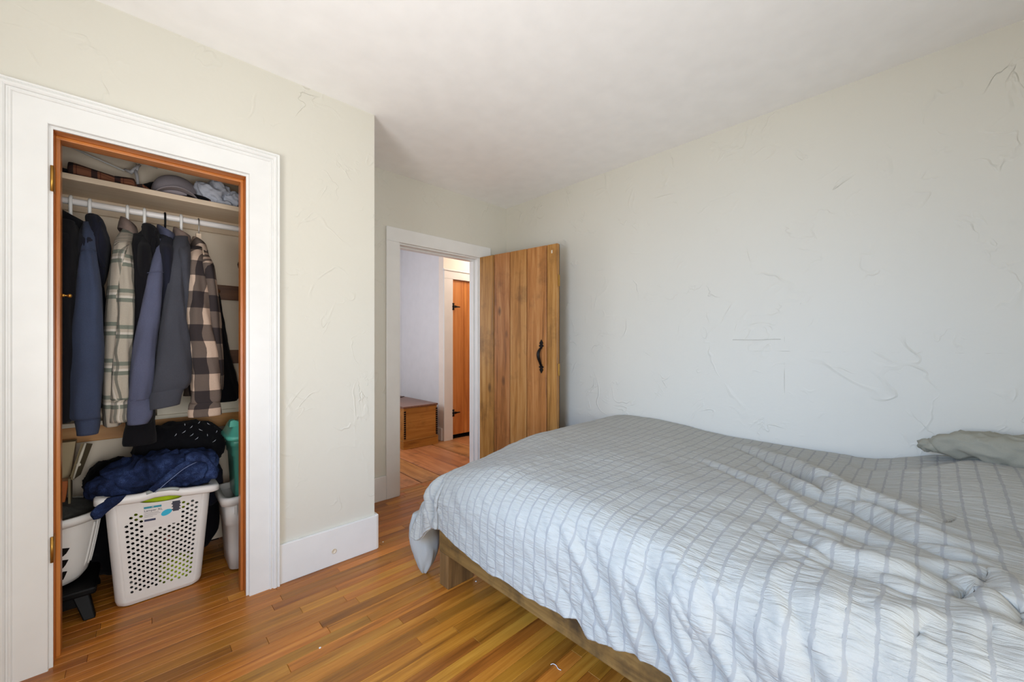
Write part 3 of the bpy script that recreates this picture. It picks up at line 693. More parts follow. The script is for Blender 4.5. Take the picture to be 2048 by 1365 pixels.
def garment(name, label, cat, x, mat, sleeve, cuff=None, cuffmat=None, hem=1.0, bodymat=None, thick=.034, collar=None, collarmat=None, fold=.006, seed=1, top=None, bodydx=0.0, seam=None, tilt=0.0, far=True, half=.215):
    zt = rz - .085 if top is None else top
    t = thing(name, (x, RY, zt), label, cat, 'clothes hanging in the closet')
    zt -= .0
    rows = [(x, RY, zt, .014, .045), (x, RY, zt - .02, .026, .075), (x + bodydx * .2, RY, zt - .07, .034, .15), (x + bodydx * .4, RY, zt - .13, thick, half),
            (x + bodydx * .7, RY, zt - .3, thick * 1.1, half), (x + bodydx, RY, (zt - .4 + hem) / 2, thick * 1.15, half), (x + bodydx, RY, hem + .02, thick * 1.1, half * .97), (x + bodydx, RY, hem, thick * .9, half * .95)]
    MB().rings(cloth_rings(rows, 34, 44, 2.6, fold * 1.1, seed, tilt=tilt * .5)).build('body', bodymat or mat, t)
    sr = sleeve_rows(sleeve)
    s1 = MB().rings(cloth_rings(sr, 26, 48, 2.3, fold, seed + 5, tilt=tilt)).build('sleeve', mat, t)
    if far: MB().rings(cloth_rings([(cx, 2 * RY - cy, z, a, b) for cx, cy, z, a, b in sr], 20, 30, 2.3, fold, seed + 9)).build('sleeve', mat, t)
    if cuff:
        MB().rings(cloth_rings(sleeve_rows(cuff), 26, 14, 2.3, fold * .6, seed + 3, tilt=tilt)).build('cuff', cuffmat or mat, s1)
    if seam:
        a, c = at_y(seam[1], seam[0], seam[3]), at_y(seam[2], seam[0] - 3, seam[3])
        cc = (a + c) / 2; w = (c[0] - a[0]) / 2
        pts = [(cc[0] + w * math.cos(q), cc[1] + (seam[4]) * math.sin(q), cc[2] + .006 * math.cos(q) - .004 * math.sin(q)) for q in np.linspace(0, 2 * math.pi, 24)]
        MB().tube(pts, .0016, 6).build('shoulder_seam', mat, s1)
    if collar == 'band':
        pts = []
        for k, zz in enumerate((-.018, .006, .024, .026, .004)):
            f = (1.0, 1.06, .98, .86, .84)[k]
            pts.append([(x + .004 + .034 * f * math.cos(q), RY + .078 * f * math.sin(q), zt + zz - .018 * math.cos(q) - .012 * abs(math.sin(q))) for q in np.linspace(0, 2 * math.pi, 28, endpoint=False)])
        MB().rings(pts, cap=False).build('collar', collarmat or mat, t)
    if collar == 'fold':
        pts = []
        for k, (zz, f) in enumerate(((.0, .82), (.026, .84), (.030, .95), (.004, 1.14), (-.024, 1.28), (-.028, 1.22), (-.004, 1.06))):
            pts.append([(x + .004 + .030 * f * math.cos(q), RY + .066 * f * math.sin(q), zt + zz - .020 * math.cos(q)) for q in np.linspace(0, 2 * math.pi, 28, endpoint=False)])
        MB().rings(pts, cap=False).build('collar', collarmat or mat, t)
    if collar == 'hood':
        rows = [(x + .006, RY - .02, zt + .034, .010, .03), (x + .014, RY - .03, zt + .020, .024, .075), (x + .024, RY - .045, zt - .03, .030, .105), (x + .032, RY - .05, zt - .09, .031, .115), (x + .038, RY - .045, zt - .16, .026, .10), (x + .040, RY - .03, zt - .23, .016, .08), (x + .038, RY - .02, zt - .28, .005, .04)]
        h = MB().rings(cloth_rings(rows, 28, 26, 2.2, .008, seed + 11, (14, 20))).build('hood', collarmat or mat, t)
        pts = curve([(x + .040, RY - .130, zt - .012), (x + .030, RY - .158, zt - .06), (x + .026, RY - .170, zt - .11), (x + .034, RY - .155, zt - .17), (x + .050, RY - .115, zt - .21)], 18)
        MB().tube(pts, .008, 8).build('hood_hem', collarmat or mat, h)
    return t
Y1 = 2.385
garment('jacket', 'black jacket hanging first from the left in the closet', 'jacket', hx[142], M['blackcloth'],
        [(442, 118, 150, 2.50, .04), (480, 106, 155, 2.43, .05), (560, 100, 157, Y1, .055), (680, 98, 150, Y1, .055), (800, 100, 147, Y1, .052), (845, 104, 143, Y1, .045)], hem=.98, collar='band', seed=2)
garment('sweatshirt', 'navy blue sweatshirt with a ribbed cuff, beside the black jacket', 'sweatshirt', hx[180], M['navy'],
        [(446, 166, 186, 2.50, .03), (470, 163, 190, 2.44, .045), (507, 160, 193, 2.40, .05), (580, 152, 203, Y1, .058), (690, 141, 208, Y1, .062), (780, 135, 206, Y1, .06), (828, 135, 203, Y1, .055), (838, 141, 202, Y1, .048)],
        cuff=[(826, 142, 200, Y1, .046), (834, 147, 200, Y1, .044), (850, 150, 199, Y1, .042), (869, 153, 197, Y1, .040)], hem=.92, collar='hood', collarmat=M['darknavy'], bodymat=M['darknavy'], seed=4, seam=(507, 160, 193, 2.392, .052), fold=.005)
garment('flannel_shirt', 'sage green and beige plaid flannel shirt', 'shirt', hx[255], M['sage'],
        [(468, 240, 258, 2.50, .03), (500, 234, 262, 2.43, .045), (560, 231, 270, 2.40, .05), (640, 232, 271, Y1, .05), (720, 226, 263, Y1, .048), (790, 221, 258, Y1, .042), (800, 222, 257, Y1, .036)],
        cuff=[(798, 222, 257, Y1, .037), (806, 220, 257, Y1, .038), (844, 219, 258, Y1, .038)], hem=.80, thick=.032, collar='fold', collarmat=M['taupe'], seed=7, fold=.007, bodydx=-.045)
garment('hoodie', 'black hooded sweatshirt between the plaid flannel and the slate sweatshirt', 'hoodie', hx[289], M['blackcloth'],
        [(470, 266, 292, 2.52, .03), (500, 260, 300, 2.46, .045), (580, 264, 300, 2.42, .05), (700, 262, 300, 2.42, .05), (800, 258, 300, 2.42, .05), (860, 250, 312, 2.43, .05), (888, 246, 313, 2.44, .05)], hem=.80, bodymat=M['blackcloth'], collar='hood', seed=9, top=rz - .09)
garment('sweatshirt', 'slate blue crewneck sweatshirt on the black hanger', 'sweatshirt', hx[330], M['slate'],
        [(480, 312, 332, 2.50, .03), (505, 306, 333, 2.44, .04), (548, 292, 330, 2.40, .05), (620, 280, 322, Y1, .056), (700, 266, 312, Y1, .058), (770, 257, 306, Y1, .056), (800, 254, 300, Y1, .05)],
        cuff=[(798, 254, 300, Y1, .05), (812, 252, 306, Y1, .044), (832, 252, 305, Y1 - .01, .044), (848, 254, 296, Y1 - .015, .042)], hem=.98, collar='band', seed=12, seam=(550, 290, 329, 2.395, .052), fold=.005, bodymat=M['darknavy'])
garment('sweatshirt', 'charcoal grey sweatshirt with an open turned cuff', 'sweatshirt', hx[362], M['charcoal'],
        [(474, 350, 376, 2.50, .03), (500, 342, 376, 2.45, .045), (545, 334, 370, 2.41, .05), (620, 322, 372, Y1, .058), (700, 311, 381, Y1, .062), (760, 303, 383, Y1, .06), (782, 300, 374, Y1, .05)],
        cuff=[(779, 300, 372, Y1 - .004, .05), (792, 297, 366, Y1 - .008, .048), (814, 296, 360, Y1 - .012, .046)], hem=1.00, collar='band', collarmat=M['taupe'], seed=15, fold=.005, tilt=.14)
garment('checked_shirt', 'tan and black buffalo check shirt on the wooden hanger', 'shirt', hx[397], M['buffalo'],
        [(494, 382, 404, 2.50, .03), (520, 374, 408, 2.44, .045), (570, 373, 414, 2.40, .05), (640, 371, 425, Y1, .05), (700, 376, 433, Y1, .05), (770, 381, 439, Y1, .048), (806, 379, 440, Y1, .042)],
        cuff=[(804, 379, 440, Y1, .042), (812, 377, 441, Y1, .043), (832, 376, 443, Y1, .043)], hem=.92, collar='fold', top=rz - .128, seed=18, fold=.007, bodydx=.05, thick=.038)
# black jacket hung on the peg rail behind
bj = thing('jacket', (.33, CY1 - .05, 1.44), 'black jacket hanging behind the buffalo check shirt, widening downward', 'jacket')
rows = []
for py, l, r_, Y, h in ((575, 396, 434, 2.80, .02), (600, 400, 441, 2.79, .04), (650, 402, 450, 2.78, .055), (720, 406, 463, 2.77, .06), (790, 410, 477, 2.76, .06), (806, 412, 474, 2.76, .05)):
    a, c = at_y(l, py, Y), at_y(r_, py, Y); rows.append(((a[0] + c[0]) / 2, Y, a[2], (c[0] - a[0]) / 2, h))
MB().rings(cloth_rings(rows, 34, 40, 2.3, .008, 31)).build('body', M['blackcloth'], bj)
MB().rings(cloth_rings([(rows[0][0] - .01, 2.80, 1.50, .01, .02), (rows[0][0] - .005, 2.80, 1.47, .04, .04), (rows[0][0], 2.80, 1.42, .05, .045), (rows[0][0], 2.80, 1.40, .03, .03)], 20, 12, 2, .004, 33)).build('collar', M['blackcloth'], bj)

# ------------------------------------------------------------------ cloth lumps
def lump(name, mat, parent, c, r, seed=0, fold=.02, freq=3.0, n=(64, 40), e=2.4, flat=None, ridge=1.0, loc=None):
    """rumpled cloth: a rounded heap whose surface is broken by creased folds"""
    u = np.linspace(0, 2 * math.pi, n[0], endpoint=False); v = np.linspace(-math.pi / 2, math.pi / 2, n[1]); R = []
    for b in v:
        cb, sb = math.copysign(abs(math.cos(b)) ** (2 / e), math.cos(b)), math.copysign(abs(math.sin(b)) ** (2 / e), math.sin(b))
        d = np.stack([np.cos(u) * cb, np.sin(u) * cb, np.full_like(u, sb)], 1)
        p = d * np.array(r)
        q = p * freq * 4
        w = pn(q[:, 0] + q[:, 1] * .6 + seed * 7.1 + 30, q[:, 2] * 1.3 - q[:, 1] * .5 + seed * 3.7 + 50)
        w2 = pn(q[:, 0] * 2.1 - q[:, 2] + seed + 80, q[:, 2] * 2 + q[:, 1] * 1.7 + 20)
        w3 = pn(q[:, 0] * 1.6 + q[:, 2] * 2.2 + seed * 2.3, q[:, 1] * 2.4 - q[:, 0] * 1.1 + seed * 5.9)
        h = ridge * (0.35 - np.abs(w) * 1.6) + .22 * w2 + .50 * ridge * (.25 - np.abs(w3) * 1.3)
        p = p + d / (np.linalg.norm(d, axis=1)[:, None] + 1e-6) * (h * fold)[:, None]
        if flat is not None: p[:, 2] = np.maximum(p[:, 2], flat - c[2])
        R.append(p + np.array(c))
    o = MB().rings(R).build(name, mat, parent, loc)
    return o

# ------------------------------------------------------------------ things on the top shelf
sz = shz + .026
fs = thing('folded_shirt', (-.13, 2.66, sz), 'folded rust and black plaid shirt on the top shelf', 'shirt')
def shelf_strip(rows, m=40, n=22, seed=0, fold=.006):
    K = curve(rows, m); R = []
    for i, (cx, cy, cz_, hy_, hz_) in enumerate(K):
        r = []
        for a in np.linspace(0, 2 * math.pi, n, endpoint=False):
            f = 1 + .12 * mnoise.noise((cx * 9 + seed, math.cos(a) * 1.2, math.sin(a) * 1.2))
            z = cz_ + hz_ * math.copysign(abs(math.sin(a)) ** .7, math.sin(a)) * f
            r.append((cx, cy + hy_ * math.copysign(abs(math.cos(a)) ** .7, math.cos(a)) * f, max(z, sz + .0005)))
        R.append(r)
    uv = []
    for i, r in enumerate(R):
        per = np.concatenate([[0], np.cumsum(np.linalg.norm(np.diff(np.array(r), axis=0), axis=1))])
        uv += [(K[i][0], per[j]) for j in range(n)]
    return MB().rings(R, uv=uv)
xa = at_y(134, 340, 2.64)[0]; xb = at_y(272, 365, 2.64)[0]; xc = at_y(303, 372, 2.64)[0]
shelf_strip([(xa, 2.70, sz + .030, .05, .030), (xa + .012, 2.70, sz + .034, .085, .034), (xa + .09, 2.70, sz + .026, .09, .026), (xa + .15, 2.70, sz + .021, .09, .021), (xb - .07, 2.70, sz + .022, .09, .022), (xb - .012, 2.70, sz + .025, .088, .025), (xb, 2.70, sz + .018, .07, .018)], seed=2).build('folded_body', M['rust'], fs)
shelf_strip([(xb - .01, 2.67, sz + .01, .03, .010), (xb + .02, 2.67, sz + .014, .05, .014), (xc - .025, 2.67, sz + .012, .05, .012), (xc, 2.67, sz + .006, .03, .006)], 20, 18, 5).build('folded_sleeve', M['rust'], fs)
lump('turned_collar', M['blackcloth'], fs, (xa - .02, 2.70, sz + .017), (.05, .07, .017), 3, .006, 6, (28, 16), flat=sz + .0005)
# wire hanger with a clip
wh = thing('clip_hanger', (-.02, 2.80, sz), 'white wire hanger with a clear clip leaning behind the plaid shirt', 'hanger')
a, c = at_y(122, 286, 2.82), at_y(249, 342, 2.80)
e0, e1 = at_y(279, 326, 2.82), at_y(315, 337, 2.84)
MB().tube([a, (a + c) / 2, c], .0036, 8).build('wire', M['white'], wh)
MB().tube([e0, (e0 + e1) / 2, e1], .003, 8).build('wire', M['white'], wh)
k0, k1, k2, k3 = at_y(249, 339, 2.80), at_y(272, 328, 2.80), at_y(280, 330, 2.80), at_y(278, 358, 2.78)
MB().tube([k0, at_y(262, 345, 2.79), at_y(270, 338, 2.79), k2], [.006, .010, .009, .006], 8).build('clip', M['clear'], wh)
MB().tube([at_y(270, 340, 2.79), at_y(274, 352, 2.78), (k3[0], 2.78, sz + .004)], [.008, .007, .005], 8).build('clip_jaw', M['clear'], wh)
MB().tube([k1, at_y(276, 334, 2.79), at_y(272, 344, 2.79)], [.003, .006, .006], 8).build('clip_spring', M['clear'], wh)
# caps
def cap(x, y, z, w, label, mat, brimmat, seed, visor=None, tiltx=0.0):
    t = thing('baseball_cap', (x, y, z), label, 'cap')
    R = []
    for b in np.linspace(0, math.pi / 2, 14):
        ring = []
        for a in np.linspace(0, 2 * math.pi, 32, endpoint=False):
            rr = math.cos(b) ** .75
            ring.append((x + w * rr * math.cos(a), y + w * 1.1 * rr * math.sin(a), z + .014 + w * 1.15 * math.sin(b) ** .9))
        R.append(ring)
    cr = MB().rings(R).build('crown', mat, t)
    MB().lathe((x, y, z + .014 + w * 1.15), [(.008, -.002), (.008, .003), (.003, .006)], 10).build('button', mat, cr)
    # curved visor sticking out towards -y
    top = []; bot = []
    V = []; F = []; nu, nv = 22, 8
    for i in range(nu + 1):
        a = -1.15 + 2.3 * i / nu
        for j in range(nv + 1):
            f = j / nv; ext = .075 * (1 - (a / 1.25) ** 2 * .75)
            px = x + math.sin(a) * w * (1 + .05 * f); py = y - math.cos(a) * w * 1.1 - f * ext
            pz = z + .016 - f * .004 - .030 * (math.sin(a)) ** 2 + .014
            V.append((px, py, max(pz, z + .001)))
    for i in range(nu):
        for j in range(nv): F.append((i * (nv + 1) + j, (i + 1) * (nv + 1) + j, (i + 1) * (nv + 1) + j + 1, i * (nv + 1) + j + 1))
    o = MB().add(V, F, smooth=True).build('visor', brimmat, t); solid(o, .004, 1)
    return t
c1 = at_y(352, 372, 2.74)
cap(c1[0] - .002, 2.735, sz, .098, 'grey baseball cap with a curved brim on the shelf', M['capgrey'], M['capgrey'], 1)
c2 = at_y(322, 372, 2.80)
lump('black_beanie', M['blackcloth'], None, (c2[0] - .006, 2.815, sz + .05), (.075, .06, .05), 5, .008, 4, (36, 20), flat=sz + .0005, loc=(c2[0], 2.81, sz))
tag(bpy.data.objects['black_beanie'], 'black knit hat in the shadow left of the grey cap', 'hat')
c3 = at_y(392, 398, 2.66)
cc = thing('baseball_cap', (c3[0], 2.66, sz), 'dark cap lying flat under the grey cap, red edged brim', 'cap')
lump('crown', M['blackcloth'], cc, (c3[0], 2.70, sz + .018), (.075, .075, .018), 8, .004, 4, (32, 16), flat=sz + .0005)
pts = [(c3[0] + .062 * math.sin(a), 2.665 - .030 * math.cos(a), sz + .006 + .020 * math.cos(a)) for a in np.linspace(-1.5, 1.5, 16)]
MB().tube(pts, .003, 8).build('brim_edge', plain('red_piping', (150, 70, 60), .7), cc)
# pale shirt crumpled on top
g0, g1 = at_y(432, 378, 2.72), at_y(452, 385, 2.72)
gs = thing('crumpled_shirt', (g0[0], 2.72, sz), 'pale grey crumpled shirt on the right of the shelf', 'shirt')
lump('body', M['heather'], gs, (g0[0] - .012, 2.705, sz + .066), (.076, .07, .070), 12, .034, 3.6, (110, 70), flat=sz + .0005)
lump('sleeve', M['heather'], gs, (g1[0] + .030, 2.70, sz + .048), (.050, .055, .050), 14, .024, 4.6, (84, 54), flat=sz + .0005)
lump('collar', M['heather'], gs, (g0[0] + .03, 2.66, sz + .016), (.04, .025, .016), 17, .010, 6, (48, 28), flat=sz + .0005)
kb = at_y(474, 395, 2.68)
bk = thing('folded_blanket', (kb[0] + .05, 2.72, sz), 'dark ribbed folded knit at the right end of the shelf', 'blanket')
lump('fold', M['taupe'], bk, (kb[0] + .055, 2.72, sz + .035), (.055, .09, .035), 21, .004, 5, (36, 20), flat=sz + .0005)
for k in range(9):
    zz = sz + .008 + k * .007
    MB().tube([(kb[0] + .055 - .055 * math.sqrt(max(.05, 1 - ((zz - sz - .035) / .037) ** 2)) * 1.04, 2.66, zz), (kb[0] + .04 - .035 * math.sqrt(max(.05, 1 - ((zz - sz - .035) / .037) ** 2)), 2.638, zz + .002), (kb[0] + .09, 2.628, zz)], .0024, 6).build('rib', M['blackcloth'], bk)

# ------------------------------------------------------------------ big white hamper
HW0, HW1, HD0, HD1, HH = .146, .181, .098, .120, .478
hc = np.array([.080, 2.402]); hrot = math.radians(1.5)
ham = thing('laundry_hamper', (hc[0], hc[1] + .12, 0), 'tall white perforated hamper piled with jeans, in the closet doorway', 'hamper')
cr_, sr_ = math.cos(hrot), math.sin(hrot)
def hp(x, y, z):
    """hamper coordinates: x across, y from the front face back, z up"""
    return np.array([hc[0] + cr_ * x - sr_ * y, hc[1] + sr_ * x + cr_ * y, z - .09 * x * (z / HH)])
def hdim(z):
    f = z / HH; return HW0 + (HW1 - HW0) * f, 2 * (HD0 + (HD1 - HD0) * f), -.030 * f      # half width, depth, y of the front
def section(z, rad=.035, grow=0.0, n=6):
    w, d, y0 = hdim(z); w += grow; y0 -= grow; d += 2 * grow; pts = []
    for cx, cy, a0 in ((w - rad, y0 + rad, -math.pi / 2), (w - rad, y0 + d - rad, 0), (-w + rad, y0 + d - rad, math.pi / 2), (-w + rad, y0 + rad, math.pi)):
        for a in np.linspace(a0, a0 + math.pi / 2, n): pts.append((cx + rad * math.cos(a), cy + rad * math.sin(a)))
    return pts
zs = [.004, .012, .03, .06, .12, .2, .3, .4, .455, HH]
Rr = []
for z in zs:
    sh_ = -.012 if z < .006 else (-.004 if z < .02 else 0)
    Rr.append([hp(x, y, z) for x, y in section(z, grow=sh_)])
shell = MB(); n = len(Rr[0])
# leave the flat front (between first and last ring point) open above z = .03: the perforated panel fills it
V = np.concatenate(Rr); F = []
for i in range(len(Rr) - 1):
    for j in range(n):
        k = (j + 1) % n
        if k == 0 and zs[i] >= .03: continue
        F.append((i * n + j, i * n + k, (i + 1) * n + k, (i + 1) * n + j))
F.append(tuple(range(n)))
shell.add(V, F, smooth=True)
solid(shell.build('shell', M['hamper'], ham), .003, -1)
def fp(u, v, out=0.0):
    z = .03 + (HH - .03) * v; w, d, y0 = hdim(z); w -= .035
    return hp(-w + 2 * w * u, y0 - out, z)
NCOL, NROW = 16, 17
U0, U1, V0, V1 = .06, .97, .05, .90
pan = MB()
cu = (U1 - U0) / NCOL; cv = (V1 - V0) / NROW
def quad(u0, u1, v0, v1): pan.add([fp(u0, v0), fp(u1, v0), fp(u1, v1), fp(u0, v1)], [(0, 1, 2, 3)])
for c in range(NCOL):
    off = .5 * cv if c % 2 else 0.0
    u0, u1 = U0 + c * cu, U0 + (c + 1) * cu
    if off: quad(u0, u1, V0, V0 + off)
    rows_n = NROW - (1 if off else 0)
    if off: quad(u0, u1, V0 + off + rows_n * cv, V1)
    for r in range(rows_n):
        v0 = V0 + off + r * cv; v1 = v0 + cv; uc, vc = (u0 + u1) / 2, (v0 + v1) / 2
        lab = (.26 < uc < .74 and vc > .655 + (uc - .5) * .20) or vc > .885 or (uc < .30 and vc > .83) or (uc < .12 and vc > .74)
        if lab: quad(u0, u1, v0, v1); continue
        outer = [(u1, vc), (u1, v1), (uc, v1), (u0, v1), (u0, vc), (u0, v0), (uc, v0), (u1, v0)]
        ru, rv = .0057 / (2 * .125), .0060 / (HH - .03)
        inner = [(uc + ru * math.cos(a), vc + rv * math.sin(a)) for a in np.linspace(0, 2 * math.pi, 8, endpoint=False)]
        P8 = [fp(*q) for q in outer] + [fp(*q) for q in inner]
        pan.add(P8, [(k, (k + 1) % 8, 8 + (k + 1) % 8, 8 + k) for k in range(8)])
quad(0, U0, 0, V1); quad(U1, 1, 0, V1); quad(U0, U1, 0, V0)
# strip with the hand hole
nn = 24
for k in range(nn):
    ua, ub = k / nn, (k + 1) / nn
    def lowv(u): f = (u - .27) / .48; return .94 - .022 * math.sqrt(max(0, 1 - (2 * f - 1) ** 2)) if 0 <= f <= 1 else None
    def upv(u): f = (u - .27) / .48; return .94 + .052 * math.sqrt(max(0, 1 - (2 * f - 1) ** 2)) if 0 <= f <= 1 else None
    la, lb_, ta, tb_ = lowv(ua), lowv(ub), upv(ua), upv(ub)
    if la is None and lb_ is None: quad(ua, ub, V1, 1.0); continue
    la, lb_, ta, tb_ = [q if q is not None else .94 for q in (la, lb_, ta, tb_)]
    pan.add([fp(ua, V1), fp(ub, V1), fp(ub, lb_), fp(ua, la)], [(0, 1, 2, 3)])
    pan.add([fp(ua, ta), fp(ub, tb_), fp(ub, 1.03), fp(ua, 1.03)], [(0, 1, 2, 3)])
solid(pan.build('perforated_panel', M['hamper'], ham), .003, -1)
# rim: rolled lip, arched over the hand hole
lip = []
for k, (g, dz) in enumerate(((.001, -.010), (.022, -.020), (.030, -.014), (.030, .006), (.024, .014), (.002, .014), (-.004, .008), (-.004, -.008))):
    pts = section(HH, grow=g); m_ = 14
    full = []
    for j in range(len(pts)):
        a, c = np.array(pts[j]), np.array(pts[(j + 1) % len(pts)])
        if j == len(pts) - 1:
            for f in np.linspace(0, 1, m_, endpoint=False): full.append(tuple(a + (c - a) * f))
        else: full.append(tuple(a))
    ring = []
    for x, y in full:
        arch = .012 * math.exp(-((x - .003) / .055) ** 4) if y < 0 else 0
        ring.append(hp(x, y, HH + dz + arch))
    lip.append(ring)
lip.append(lip[0])
MB().rings(lip, cap=False).build('rim', M['hamper'], ham)
gp = [hp(x, -.030 - .0275, HH + .0125 + .012 * math.exp(-((x - .003) / .055) ** 4)) for x in np.linspace(-.052, .058, 14)]
MB().tube(gp, .0075, 8).build('handle_grip', M['greygrip'], ham)
# paper label
def lab_rect(u0, u1, v0, v1, name, mat, parent, out=.0012):
    return MB().add([fp(u0, v0, out), fp(u1, v0, out), fp(u1, v1, out), fp(u0, v1, out), fp(u0, v0, .0003), fp(u1, v0, .0003), fp(u1, v1, .0003), fp(u0, v1, .0003)], [(0, 1, 2, 3), (4, 7, 6, 5), (0, 4, 5, 1), (1, 5, 6, 2), (2, 6, 7, 3), (3, 7, 4, 0)]).build(name, mat, parent)
stk = lab_rect(.285, .735, .675, .905, 'paper_label', M['sticker'], ham)
lab_rect(.295, .50, .868, .888, 'title_bar', M['tealink'], stk, .0016)
lab_rect(.295, .43, .742, .762, 'text_bar', M['navyink'], stk, .0016)
pic = MB()
for (u0, u1, v0, v1) in ((.63, .725, .885, .904), (.62, .735, .872, .885), (.635, .725, .852, .872), (.625, .735, .842, .852), (.64, .72, .825, .842), (.625, .735, .812, .825), (.64, .715, .80, .812)):
    pic.add([fp(u0, v0, .0016), fp(u1, v0, .0016), fp(u1, v1, .0016), fp(u0, v1, .0016)], [(0, 1, 2, 3)])
solid(pic.build('product_picture', M['slateink'], stk), .0004, 0)
bd = [fp(.555 + .06 * math.cos(a) * (1 if math.cos(a) < 0 else 1.25), .80 + .030 * math.sin(a) + .012 * math.cos(a), .0019) for a in np.linspace(0, 2 * math.pi, 14, endpoint=False)]
solid(MB().add(bd, [tuple(range(14))]).build('badge', M['cyanink'], stk), .0004, 0)
def text(body, u, v, size, mat, parent, name='lettering'):
    cu_ = bpy.data.curves.new('t', 'FONT'); cu_.body = body; cu_.size = size; cu_.extrude = .0002
    tmp = bpy.data.objects.new('t', cu_); COL.objects.link(tmp)
    dg = bpy.context.evaluated_depsgraph_get(); me = bpy.data.meshes.new_from_object(tmp.evaluated_get(dg))
    bpy.data.objects.remove(tmp)
    o0 = fp(u, v, .0018); ux = fp(u + .1, v, .0018) - o0; ux /= np.linalg.norm(ux); uz = fp(u, v + .1, .0018) - o0; uz /= np.linalg.norm(uz); w = np.cross(ux, uz)
    g0_ = org(parent)
    for vv in me.vertices:
        q = o0 + ux * vv.co.x + uz * vv.co.y + w * vv.co.z - g0_; vv.co = q
    me.name = name
    return link(name, me, mat, parent)
text('Lamper XL', .295, .838, .0135, M['slateink'], stk)
text('M', .385, .8705, .009, M['sticker'], stk)
text('50', .525, .790, .012, M['sticker'], stk)
for k in range(4): lab_rect(.297, .297 + (.17, .19, .15, .10)[k], .822 - k * .013, .825 - k * .013, 'text_line', M['greyink'], stk, .0016)
# laundry inside and on top
li = thing('lime_shirt', (.09, 2.42, .43), 'lime green shirt showing through the hamper hand hole', 'shirt')
lump('body', M['lime'], li, hp(.0, .045, .41), (.105, .05, .07), 41, .008, 4, (48, 28))
lump('tail', M['lime'], li, hp(.062, .052, .085), (.07, .045, .07), 43, .006, 4, (40, 24))
dl = thing('dark_laundry', (.09, 2.5, .02), 'dark laundry seen through the holes of the white hamper', 'laundry')
lump('heap', M['blackcloth'], dl, hp(0, .110, .22), (.115, .066, .20), 47, .006, 3, (40, 24), 3.0)
rs = thing('red_shirt', (.10, 2.43, .25), 'small red and grey clothes behind the hamper holes', 'shirt')
lump('body', plain('red_cloth', (176, 60, 54), .9), rs, hp(.025, .042, .245), (.016, .012, .02), 51, .003, 6, (20, 12))
lump('grey_part', M['darkgrey'], rs, hp(.015, .05, .25), (.07, .016, .08), 53, .003, 6, (30, 16))

# ---- jeans heaped over the hamper
jz = HH + .012
jn = thing('jeans', (.07, 2.52, jz), 'crumpled dark blue denim jeans heaped on the white hamper', 'jeans')
lump('seat', M['denim'], jn, (.055, 2.475, jz + .062), (.165, .115, .084), 61, .048, 2.2, (140, 80), 2.2)
lump('leg', M['denim'], jn, (.190, 2.455, jz + .062), (.105, .09, .084), 63, .026, 3.0, (110, 64))
lump('leg', M['denim'], jn, (-.065, 2.45, jz + .034), (.10, .075, .056), 66, .022, 3.2, (110, 64))
rl = curve([(.165, 2.365, jz + .128), (.205, 2.358, jz + .130), (.245, 2.358, jz + .102), (.262, 2.358, jz + .055), (.255, 2.356, jz + .020)], 26)
MB().tube(rl, [.018 + .008 * math.sin(i * .35) for i in range(26)], 14).build('rolled_hem', M['denim'], jn)
wbp = curve([(.205, 2.365, jz + .122), (.145, 2.345, jz + .100), (.090, 2.330, jz + .060), (.045, 2.320, jz + .022)], 24)
Rw = []
for i, p in enumerate(wbp):
    t_ = np.array([-.75, -.2, -.6]); w_ = np.array([-.35, .12, .30]) * .052; th = np.array([0, -.006, .002])
    Rw.append([p - w_ * .5 - th, p - w_ * .5 + th, p + w_ * .5 + th * 1.5, p + w_ * .5 - th])
MB().rings(Rw).build('waistband', M['denim'], jn)
MB().tube([p + np.array([.013, -.009, -.008]) for p in wbp], .0014, 5).build('stitching', plain('denim_stitch', (120, 136, 176), .9), jn)
MB().rings(cloth_rings([(-.06, 2.345, jz + .02, .03, .015), (-.085, 2.342, jz - .005, .035, .014), (-.110, 2.34, jz - .03, .028, .012), (-.118, 2.34, jz - .055, .012, .008)], 22, 18, 2, .004, 71)).build('trouser_cuff', M['denim'], jn)
# black cloth with pale marks behind, and more dark clothes left of it
bc = thing('patterned_cloth', (.18, 2.62, .55), 'black cloth with small white printed marks behind the jeans', 'clothes')
bco = lump('heap', M['blackcloth'], bc, (.165, 2.635, .620), (.180, .085, .130), 73, .022, 2.8, (84, 52))
from mathutils.bvhtree import BVHTree
_of = org(bc); bvh = BVHTree.FromPolygons([tuple(np.array(v.co) + _of) for v in bco.data.vertices], [tuple(q.vertices) for q in bco.data.polygons])
R2 = random.Random(5)
for k, (px, py) in enumerate(((408, 838), (396, 848), (380, 857), (364, 867), (349, 873), (380, 873), (405, 862), (415, 873), (425, 885), (432, 866), (390, 880), (420, 850), (370, 852))):
    d_ = ray(px, py); hit = bvh.ray_cast(Vector(Cv), Vector(d_).normalized())[0]; dx = R2.uniform(-.010, .010)
    if hit is None: continue
    p = np.array(hit) - d_ * .003
    MB().tube([p, p + np.array([dx, -.004, .006]), p + np.array([dx * 1.6, -.003, .012])], [.0008, .0018, .0008], 6).build('printed_mark', M['heather'], bc)
dk = thing('dark_clothes', (-.10, 2.62, .4), 'black clothes slumped between the left basket and the hamper', 'clothes')
lump('heap', M['blackcloth'], dk, (-.080, 2.74, .46), (.105, .08, .13), 77, .02, 3, (72, 44))
lump('tail', M['blackcloth'], dk, (-.07, 2.76, .20), (.10, .08, .18), 79, .015, 3, (60, 40))
bk2 = thing('black_bag', (.30, 2.70, 0), 'black bag in the dark behind the hamper', 'bag')
lump('body', M['blackcloth'], bk2, (.12, 2.77, .2), (.22, .05, .2), 81, .01, 3, (48, 28), 3.2, flat=.001)

